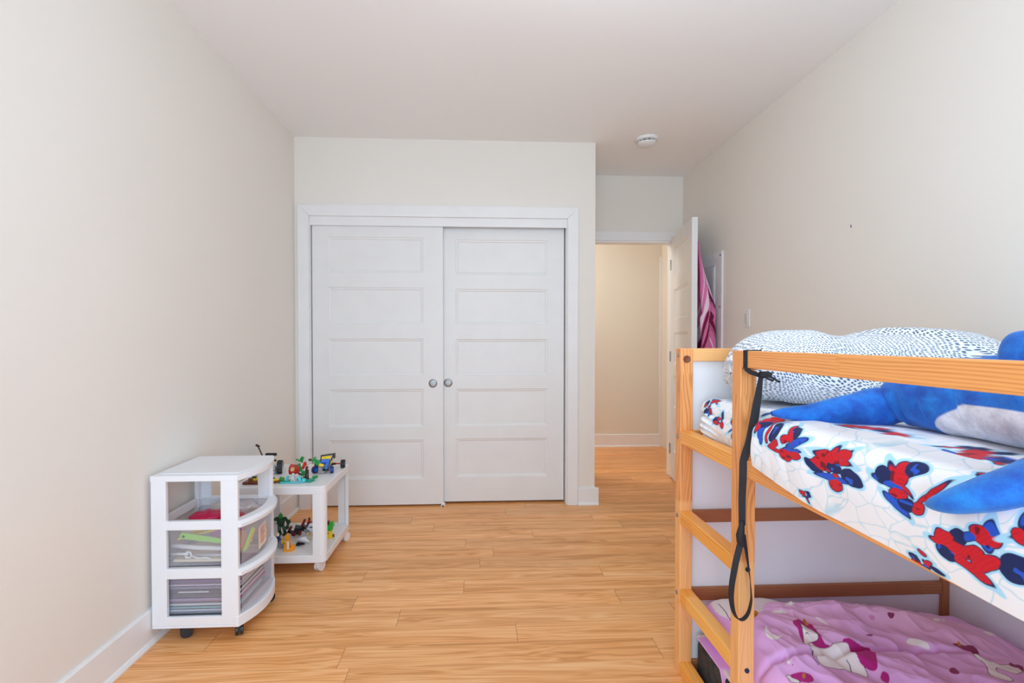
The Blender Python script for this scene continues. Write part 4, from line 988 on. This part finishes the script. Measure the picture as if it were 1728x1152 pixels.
for i, (c_, nm_) in enumerate((('lime', 'lime green'), ('yellow', 'yellow'), ('tan', 'tan'))):
    m = MB(); m.cyl((-.965, 2.00 + i * .011, .345), (-.950, 2.045 + i * .011, .425 - i * .006), .0048, 8); single('marker_pen', f'{nm_} marker pen slanting behind the middle drawer front', 'pen', m, T[c_])
# on top of the middle drawer, in the open tier
m = MB(); m.ball((-1.165, 2.10, .456), (.070, .055, .022), 20)
m.v = [(x, y, z + .005 * math.sin(x * 130) * math.cos(y * 90)) for x, y, z in m.v]
single('pink_package', 'hot pink crinkled package lying in the open top tier', 'package', m, T['hot'], smooth=True)
m = MB(); m.ball((-1.045, 2.09, .453), (.045, .045, .019), 18); single('red_package', 'dark pink patterned package beside the hot pink one', 'package', m, C('crimson', (180, 30, 60), var=.6, vscale=90), smooth=True)
m = MB(); m.ball((-1.10, 2.205, .462), (.105, .045, .024), 20)
m.v = [(x, y, z + .006 * math.sin(x * 90 + y * 60)) for x, y, z in m.v]
single('clear_bag', 'clear plastic film bag over the packages in the top tier', 'bag', m, M_bag, smooth=True)
m = MB(); m.ball((-.995, 2.03, .458), (.012, .012, .018), 12); single('black_bead', 'small black bead in the open top tier near the front', 'bead', m, T['black'], smooth=True)

# ------------------------------------------------------------------ low white cart
ct = thing('play_cart', 'low white two-tier cart on casters beside the closet', 'side table', (-1.03, 2.72, 0))
GX0, GX1, GY0, GY1 = -1.268, -.796, 2.495, 2.955
def rrect(x0, x1, y0, y1, r, n=8):
    P_ = []
    for cx, cy, a0 in ((x1 - r, y0 + r, -90), (x1 - r, y1 - r, 0), (x0 + r, y1 - r, 90), (x0 + r, y0 + r, 180)):
        for k in range(n + 1): a = R(a0 + 90 * k / n); P_.append((cx + r * math.cos(a), cy + r * math.sin(a)))
    return P_
m = MB().prism(rrect(GX0, GX1, GY0, GY1, .030), .4165, .458); m.build('top', M_cart, ct, smooth=True, autosmooth=30, bevel=.003)
m = MB().prism(rrect(GX0, GX1, GY0, GY1, .030), .065, .104); m.build('shelf', M_cart, ct, smooth=True, autosmooth=30, bevel=.003)
def corner_leg(sx, sy):
    """L-shaped leg with a rounded outer corner"""
    cx = GX1 if sx > 0 else GX0; cy = GY1 if sy > 0 else GY0; r, wd_, t_ = .030, .064, .018; O = []; I = []
    O.append((cx - sx * wd_, cy)); n_ = 8
    for k in range(n_ + 1): a = PI / 2 * k / n_; O.append((cx - sx * r + sx * r * math.sin(a), cy - sy * r + sy * r * math.cos(a)))
    O.append((cx, cy - sy * .032)); I.append((cx - sx * t_, cy - sy * .032))
    for k in range(n_ + 1): a = PI / 2 * (1 - k / n_); I.append((cx - sx * r + sx * (r - t_) * math.sin(a), cy - sy * r + sy * (r - t_) * math.cos(a)))
    I.append((cx - sx * wd_, cy - sy * t_))
    m = MB().prism(O + I, .103, .4175); m.build('leg', M_cart, ct, smooth=True, autosmooth=30)
for sx in (-1, 1):
    for sy in (-1, 1): corner_leg(sx, sy)
for x, y, yw in ((-.850, 2.545, 1.235), (-.825, 2.95 - .03, 1.1), (-1.22, 2.55, 1.0), (-1.22, 2.91, 1.4)): caster(ct, x, y, .026, .066, M_cart, M_cart, yw)

# ------------------------------------------------------------------ toys. small pieces of a toy are joined per colour
def toy(name, label, cat, loc, parts, sc=1.0):
    """parts: {part_name: (material, [shape tuples])}"""
    t = thing(name, label, cat, loc)
    def scl(x):
        return tuple(scl(q) for q in x) if isinstance(x, (tuple, list)) else x * sc
    for pn, (mt, shapes) in parts.items():
        if sc != 1.0: shapes = [tuple(scl(q) if i and not (i == 3 and s_[0] == 'b') else q for i, q in enumerate(s_)) for s_ in shapes]
        m = MB()
        for s_ in shapes:
            k = s_[0]; q = lambda p: (p[0] + loc[0], p[1] + loc[1], p[2] + loc[2])
            if k == 'b': m.obox(q(s_[1]), s_[2], s_[3] if len(s_) > 3 else (0, 0, 0))
            elif k == 'c': m.cyl(q(s_[1]), q(s_[2]), s_[3], 20, s_[4] if len(s_) > 4 else None)
            elif k == 's': m.ball(q(s_[1]), s_[2], 12)
            elif k == 't': m.tube([q(p) for p in s_[1]], s_[2], 8)
        m.build(pn.split('#')[0], mt, t, bevel=.0006, seg=1, weld=False)
    return t
ZT_ = .458; ZS = .104
# buggy: front faces the camera and a little left
def wheel_set(t, loc, lst):
    for c_, ax, r, w_, mt, hub in lst:
        c_ = Vector(c_) + Vector(loc); ax = Vector(ax).normalized()
        m = MB(); n_ = 18; m.cyl(c_ - ax * w_ / 2, c_ + ax * w_ / 2, r, 30)
        for k in range(n_):
            a = 2 * PI * k / n_; u_ = ax.orthogonal().normalized(); v_ = ax.cross(u_); d = u_ * math.cos(a) + v_ * math.sin(a); p = c_ + d * r
            m.cyl(p - ax * w_ * .45, p + ax * w_ * .45, r * .09, 5)
        o = m.build('tyre', mt, t); o['label'] = 'knobbly tyre'
        m = MB(); m.cyl(c_ - ax * (w_ / 2 + .0012), c_ + ax * (w_ / 2 + .0012), r * .60, 20); m.cyl(c_ - ax * (w_ / 2 + .003), c_ + ax * (w_ / 2 + .003), r * .2, 10); m.build('hub', hub, o)
bl = (-.885, 2.80, ZT_)
t = toy('toy_buggy', 'blue and yellow toy buggy with black roof on the cart top', 'toy car', bl, {
    'chassis': (T['black'], [('b', (0, .0, .022), (.045, .12, .008)), ('b', (0, -.055, .018), (.06, .012, .008)), ('b', (0, .06, .024), (.07, .014, .010)), ('c', (-.055, -.052, .018), (.055, -.052, .018), .003), ('c', (-.028, .01, .03), (-.028, .01, .075), .003), ('c', (.028, .01, .03), (.028, .01, .075), .003), ('c', (.026, -.02, .05), (.034, .015, .085), .003), ('c', (-.026, -.02, .05), (-.034, .015, .085), .003)]),
    'roof': (T['black'], [('b', (.004, .012, .088), (.066, .028, .005), (0, -.12, 0)), ('b', (.036, .030, .078), (.005, .03, .028))]),
    'windscreen_panel': (T['yellow'], [('b', (0, -.004, .076), (.052, .004, .016), (-.25, -.1, 0)), ('b', (.030, -.005, .050), (.004, .03, .02), (0, .2, 0))]),
    'bonnet': (T['blue'], [('b', (.002, -.022, .058), (.046, .028, .012), (.45, 0, 0)), ('b', (.018, -.045, .040), (.014, .04, .022), (.3, 0, 0)), ('b', (-.022, -.03, .046), (.010, .03, .016), (.3, 0, 0))]),
    'nose_plate': (T['yellow'], [('b', (-.010, -.056, .046), (.026, .006, .014), (-.5, .2, 0)), ('b', (-.026, -.045, .050), (.006, .01, .012))]),
    'bumper': (T['silver'], [('b', (-.012, -.068, .026), (.022, .010, .016)), ('b', (-.02, -.066, .038), (.008, .008, .010)), ('c', (-.02, -.075, .012), (.012, -.075, .012), .003)]),
    'drive_axle': (T['red'], [('c', (-.06, .06, .024), (.065, .06, .024), .004)])})
wheel_set(t, bl, [((-.048, -.052, .0195), (1, -.35, 0), .0180, .018, T['navy'], T['blue']), ((.046, -.052, .0195), (1, .25, 0), .0180, .018, T['navy'], T['blue']), ((.076, .062, .0235), (1, .12, 0), .0220, .024, T['black'], T['grey']), ((-.070, .062, .0235), (1, 0, 0), .0220, .024, T['black'], T['grey'])])
# green and red brick model
toy('brick_jungle_model', 'green, teal and red toy brick model on the cart top', 'toy model', (-.975, 2.62, ZT_), {
    'base_plates': (T['teal'], [('b', (-.040, -.035, .004), (.040, .026, .007), (0, 0, .3)), ('b', (.050, -.025, .005), (.034, .030, .009), (0, 0, -.4)), ('b', (.012, .0, .004), (.03, .02, .007))]),
    'clear_pieces': (T['aqua'], [('b', (-.030, -.040, .018), (.008, .008, .024), (.2, .3, 0)), ('b', (.020, -.042, .016), (.010, .008, .020), (0, -.3, 0)), ('b', (-.01, -.047, .003), (.085, .012, .004)), ('b', (.036, -.040, .010), (.012, .01, .014))]),
    'hull': (T['red'], [('b', (-.016, .0, .046), (.040, .030, .024), (.2, .15, .2)), ('b', (-.016, -.018, .036), (.030, .010, .012), (.5, 0, .2)), ('b', (.018, .012, .056), (.010, .010, .030), (0, .4, 0)), ('b', (.028, .012, .052), (.008, .008, .018), (0, -.5, 0))]),
    'emblem': (T['tan'], [('c', (-.016, -.016, .048), (-.017, -.024, .049), .008)]), 'tan_bar': (T['tan'], [('b', (.032, .004, .056), (.018, .006, .005), (0, -.7, 0))]),
    'leaves': (T['green'], [('b', (-.004, .022, .074), (.030, .012, .006), (0, .5, .4)), ('b', (.006, .020, .080), (.012, .010, .022), (.3, .5, 0)), ('b', (.004, .004, .050), (.010, .008, .034), (0, -.3, 0)), ('b', (.062, .020, .074), (.034, .010, .008), (.3, .3, .3)), ('b', (.070, .018, .066), (.018, .012, .018), (0, .7, 0)), ('b', (.055, .02, .082), (.020, .01, .006), (0, -.5, .4)), ('b', (-.055, -.03, .014), (.018, .012, .012), (0, .3, .5)), ('b', (.022, -.012, .030), (.012, .01, .022), (.3, .2, 0)), ('b', (.07, -.012, .014), (.018, .014, .010), (0, -.2, 0))]),
    'trunk': (T['dbrown'], [('b', (.032, -.004, .030), (.007, .007, .050), (0, .1, 0)), ('b', (.046, -.022, .026), (.005, .005, .044)), ('b', (.030, -.006, .008), (.014, .012, .014)), ('b', (.042, .016, .078), (.012, .008, .008)), ('b', (.012, -.02, .030), (.012, .008, .006), (0, .5, 0))]),
    'minifigure': (T['lgrey'], [('b', (-.008, -.036, .020), (.012, .010, .014)), ('s', (-.008, -.036, .032), .006), ('b', (-.012, -.038, .008), (.006, .008, .012)), ('b', (-.003, -.038, .008), (.006, .008, .012))])}, 1.3)
# dark rover with a tall lever
tl = (-1.195, 2.79, ZT_)
t = toy('toy_rover', 'grey and black toy vehicle with a raised dark lever on the cart top', 'toy vehicle', tl, {
    'chassis': (T['lgrey'], [('b', (0, 0, .022), (.07, .10, .012)), ('b', (.02, -.02, .034), (.03, .05, .02), (0, .3, 0)), ('b', (.03, -.03, .012), (.04, .05, .008))]),
    'engine': (T['silver'], [('c', (.02, -.055, .035), (.02, -.03, .035), .012), ('c', (.038, -.045, .028), (.038, -.02, .028), .009), ('b', (0, 0, .045), (.03, .03, .02))]),
    'mast': (T['blue'], [('b', (-.004, -.01, .066), (.014, .014, .030)), ('b', (.012, -.01, .062), (.016, .010, .012), (0, .6, 0))]),
    'track_link': (T['black'], [('b', (.010, -.012, .100), (.062, .012, .010))] + [('b', (-.014 + k * .012, -.012, .106), (.007, .014, .007)) for k in range(5)]),
    'lever': (T['dbrown'], [('t', [(-.030, -.02, .085), (-.044, -.02, .118), (-.058, -.02, .150)], .0042), ('b', (-.060, -.02, .153), (.022, .010, .010), (0, .5, 0)), ('b', (-.030, -.02, .070), (.010, .010, .04), (0, -.4, 0)), ('b', (-.035, -.02, .04), (.06, .008, .006))]),
    'strut': (T['black'], [('t', [(-.03, -.05, .012), (.01, -.05, .05), (.03, -.03, .07)], .003), ('b', (.032, -.015, .068), (.014, .012, .010))])})
wheel_set(t, tl, [((.066, -.035, .0365), (1, .35, 0), .034, .026, T['black'], T['grey']), ((-.055, -.035, .031), (1, .2, 0), .029, .026, T['black'], T['grey']), ((.030, .060, .026), (1, 0, 0), .024, .022, T['black'], T['grey']), ((-.055, .055, .026), (1, 0, 0), .024, .022, T['black'], T['grey'])])
# flat raft of brown and yellow bricks
toy('brick_raft', 'flat brown and yellow toy brick raft behind the drawer tower', 'toy model', (-1.155, 2.565, ZT_), {
    'deck': (T['brown'], [('b', (0, 0, .007), (.150, .05, .012)), ('b', (.085, .012, .006), (.05, .03, .010), (0, 0, .3)), ('b', (-.04, -.01, .022), (.016, .02, .018))]),
    'cargo': (T['yellow'], [('b', (.020, -.005, .022), (.040, .03, .018)), ('b', (.072, .0, .018), (.018, .014, .012)), ('b', (.092, .012, .015), (.035, .012, .006), (0, 0, .3)), ('b', (-.02, .01, .020), (.02, .02, .012))]),
    'green_brick#1': (T['dgreen'], [('b', (.030, -.010, .036), (.020, .016, .010))]), 'green_brick#2': (T['dgreen'], [('b', (-.03, .01, .030), (.020, .014, .008))]), 'green_knob': (T['dgreen'], [('s', (.074, .0, .027), .005)]),
    'red_trim': (T['dred'], [('b', (0, -.0265, .010), (.13, .004, .005))])})
# bottom shelf
toy('green_action_figure', 'dark green jointed toy figure standing on the cart shelf', 'toy figure', (-1.135, 2.78, ZS), {
    'legs': (T['dgreen'], [('t', [(-.008, 0, .050), (-.006, -.008, .028), (-.004, 0, .006)], [.010, .009, .008]), ('t', [(.012, 0, .050), (.022, -.006, .028), (.024, 0, .006)], [.010, .009, .008]), ('b', (-.004, -.008, .005), (.018, .028, .010)), ('b', (.026, -.008, .005), (.018, .028, .010))]),
    'torso': (T['dgreen'], [('s', (0, 0, .070), (.022, .016, .026)), ('s', (-.02, 0, .088), (.014, .012, .012)), ('s', (.022, 0, .088), (.014, .012, .012))]),
    'head': (T['green'], [('s', (.002, -.006, .105), (.013, .013, .014)), ('b', (.002, -.006, .118), (.006, .014, .012))]),
    'arms': (T['dgreen'], [('t', [(.026, 0, .088), (.046, -.006, .072), (.044, -.02, .050)], [.008, .009, .007]), ('t', [(-.026, 0, .09), (-.046, -.004, .080), (-.040, -.02, .060)], [.008, .009, .007]), ('s', (.046, -.008, .074), (.013, .012, .013)), ('s', (.044, -.022, .046), (.011, .010, .010))])})
toy('red_robot_toy', 'black and dark red spiky toy robot lying on the cart shelf', 'toy robot', (-1.035, 2.77, ZS), {
    'body': (T['black'], [('b', (0, 0, .022), (.034, .028, .030), (.2, .3, .3)), ('b', (.026, 0, .030), (.02, .02, .020), (0, .6, 0)), ('b', (-.03, -.01, .018), (.022, .012, .012), (0, .4, 0)), ('b', (.05, .005, .060), (.006, .008, .030), (0, -.2, 0))]),
    'claws': (T['dred'], [('b', (-.032, -.012, .030), (.010, .008, .030), (0, .5, 0)), ('b', (-.014, -.016, .010), (.016, .010, .016), (0, .3, 0)), ('b', (.014, -.018, .016), (.010, .010, .020), (0, .4, 0)), ('b', (.026, -.004, .056), (.009, .008, .034), (0, .4, 0)), ('b', (.046, -.004, .050), (.008, .008, .022), (0, .5, 0))]),
    'grey_arm': (T['grey'], [('t', [(.012, 0, .040), (.032, 0, .066)], .004), ('b', (.04, -.01, .022), (.018, .014, .012), (0, .3, 0))])}, 1.25)
toy('white_robot_toy', 'white, red and blue toy robot leaning by the cart leg', 'toy robot', (-.965, 2.77, ZS), {
    'body': (T['white'], [('b', (0, 0, .030), (.034, .026, .030), (.1, .3, 0)), ('b', (.002, 0, .056), (.026, .016, .020), (0, -.4, 0)), ('b', (.026, .004, .034), (.020, .02, .036), (0, -.2, 0))]),
    'joints': (T['navy'], [('b', (-.012, -.014, .020), (.020, .012, .014), (0, .4, 0)), ('b', (.012, -.016, .010), (.020, .012, .018), (0, -.3, 0)), ('b', (.0, -.010, .044), (.022, .008, .006))]),
    'red_plates': (T['red'], [('b', (-.010, -.004, .072), (.012, .010, .024), (0, .3, 0)), ('b', (.010, 0, .066), (.008, .008, .016), (0, -.4, 0))])})
toy('pale_dragon_toy', 'pale grey winged toy creature lying at the front of the cart shelf', 'toy creature', (-.955, 2.665, ZS), {
    'body': (T['white'], [('t', [(-.055, .01, .012), (-.030, .0, .018), (0, -.01, .016), (.026, -.02, .012)], [.004, .009, .011, .006]), ('s', (-.010, -.004, .020), (.018, .012, .012))]),
    'wings': (T['lgrey'], [('b', (.008, .014, .022), (.040, .020, .003), (.3, .3, .3)), ('b', (.016, -.024, .012), (.016, .018, .003), (-.3, .3, 0))]),
    'tan_stand': (T['tan'], [('b', (.022, .012, .026), (.010, .008, .046), (0, .25, 0)), ('b', (.006, .022, .040), (.016, .008, .010), (0, .4, 0))])})
toy('orange_toy', 'small orange and yellow toy standing on the cart shelf', 'toy', (-1.008, 2.56, ZS), {
    'lower_blocks': (T['orange'], [('b', (0, 0, .008), (.034, .022, .016)), ('b', (-.004, 0, .024), (.022, .020, .016)), ('b', (.018, .004, .012), (.014, .014, .024))]),
    'upper_blocks': (T['orange'], [('b', (-.003, 0, .041), (.018, .018, .018)), ('b', (-.003, 0, .060), (.014, .016, .018)), ('c', (-.003, 0, .069), (-.003, 0, .0725), .004)]),
    'cream_block': (T['cream'], [('b', (.003, -.0112, .028), (.010, .002, .034))])}, 1.22)
toy('toy_rider', 'small dark blue and white toy figure between the tower and the orange toy', 'toy figure', (-1.078, 2.60, ZS), {
    'bike': (T['grey'], [('b', (0, 0, .014), (.036, .014, .012)), ('c', (-.014, -.008, .010), (-.014, .008, .010), .010), ('c', (.018, -.008, .010), (.018, .008, .010), .010), ('b', (.012, 0, .026), (.012, .01, .012), (0, .5, 0))]),
    'torso': (T['navy'], [('b', (0, 0, .036), (.016, .012, .022)), ('b', (-.010, 0, .030), (.006, .006, .020), (0, .4, 0)), ('b', (.014, 0, .034), (.018, .006, .006), (0, .3, 0))]),
    'head': (T['cream'], [('c', (0, 0, .048), (0, 0, .058), .006), ('c', (0, 0, .058), (0, 0, .061), .003)]),
    'yellow_stripe': (T['yellow'], [('b', (.020, -.006, .030), (.005, .004, .028))])}, 1.3)
m = MB(); m.tube([(-.985, 2.625, ZS + .012), (-.965, 2.620, ZS + .010), (-.945, 2.610, ZS + .014)], [.007, .008, .005], 8); m.box(-.990, -.970, 2.616, 2.632, ZS, ZS + .012)
tag(m.build('black_toy_piece', T['black']), 'small black toy piece beside the orange toy', 'toy piece')
gp = (-.845, 2.72, ZS)
toy('green_toy_pot', 'bright green toy with dark red top stacked on the yellow toy', 'toy', (gp[0], gp[1], ZS + .042), {
    'base': (T['bgreen'], [('b', (0, 0, .009), (.032, .028, .018)), ('b', (.004, 0, .026), (.036, .032, .016)), ('b', (.012, 0, .040), (.020, .024, .014))]),
    'red_block': (T['dred'], [('b', (-.012, -.004, .044), (.022, .020, .020))]),
    'pink_stud': (T['peach'], [('c', (-.012, -.004, .054), (-.012, -.004, .060), .007)])})
toy('yellow_toy', 'small yellow toy beneath the bright green toy on the cart shelf', 'toy', gp, {
    'blocks': (T['yellow'], [('b', (0, 0, .010), (.036, .026, .020)), ('b', (-.003, 0, .031), (.030, .024, .022))]),
    'brown_tab': (T['brown'], [('b', (.022, 0, .012), (.008, .010, .014))]),
    'red_dot': (T['red'], [('c', (-.004, -.0121, .030), (-.004, -.0135, .030), .004)])})
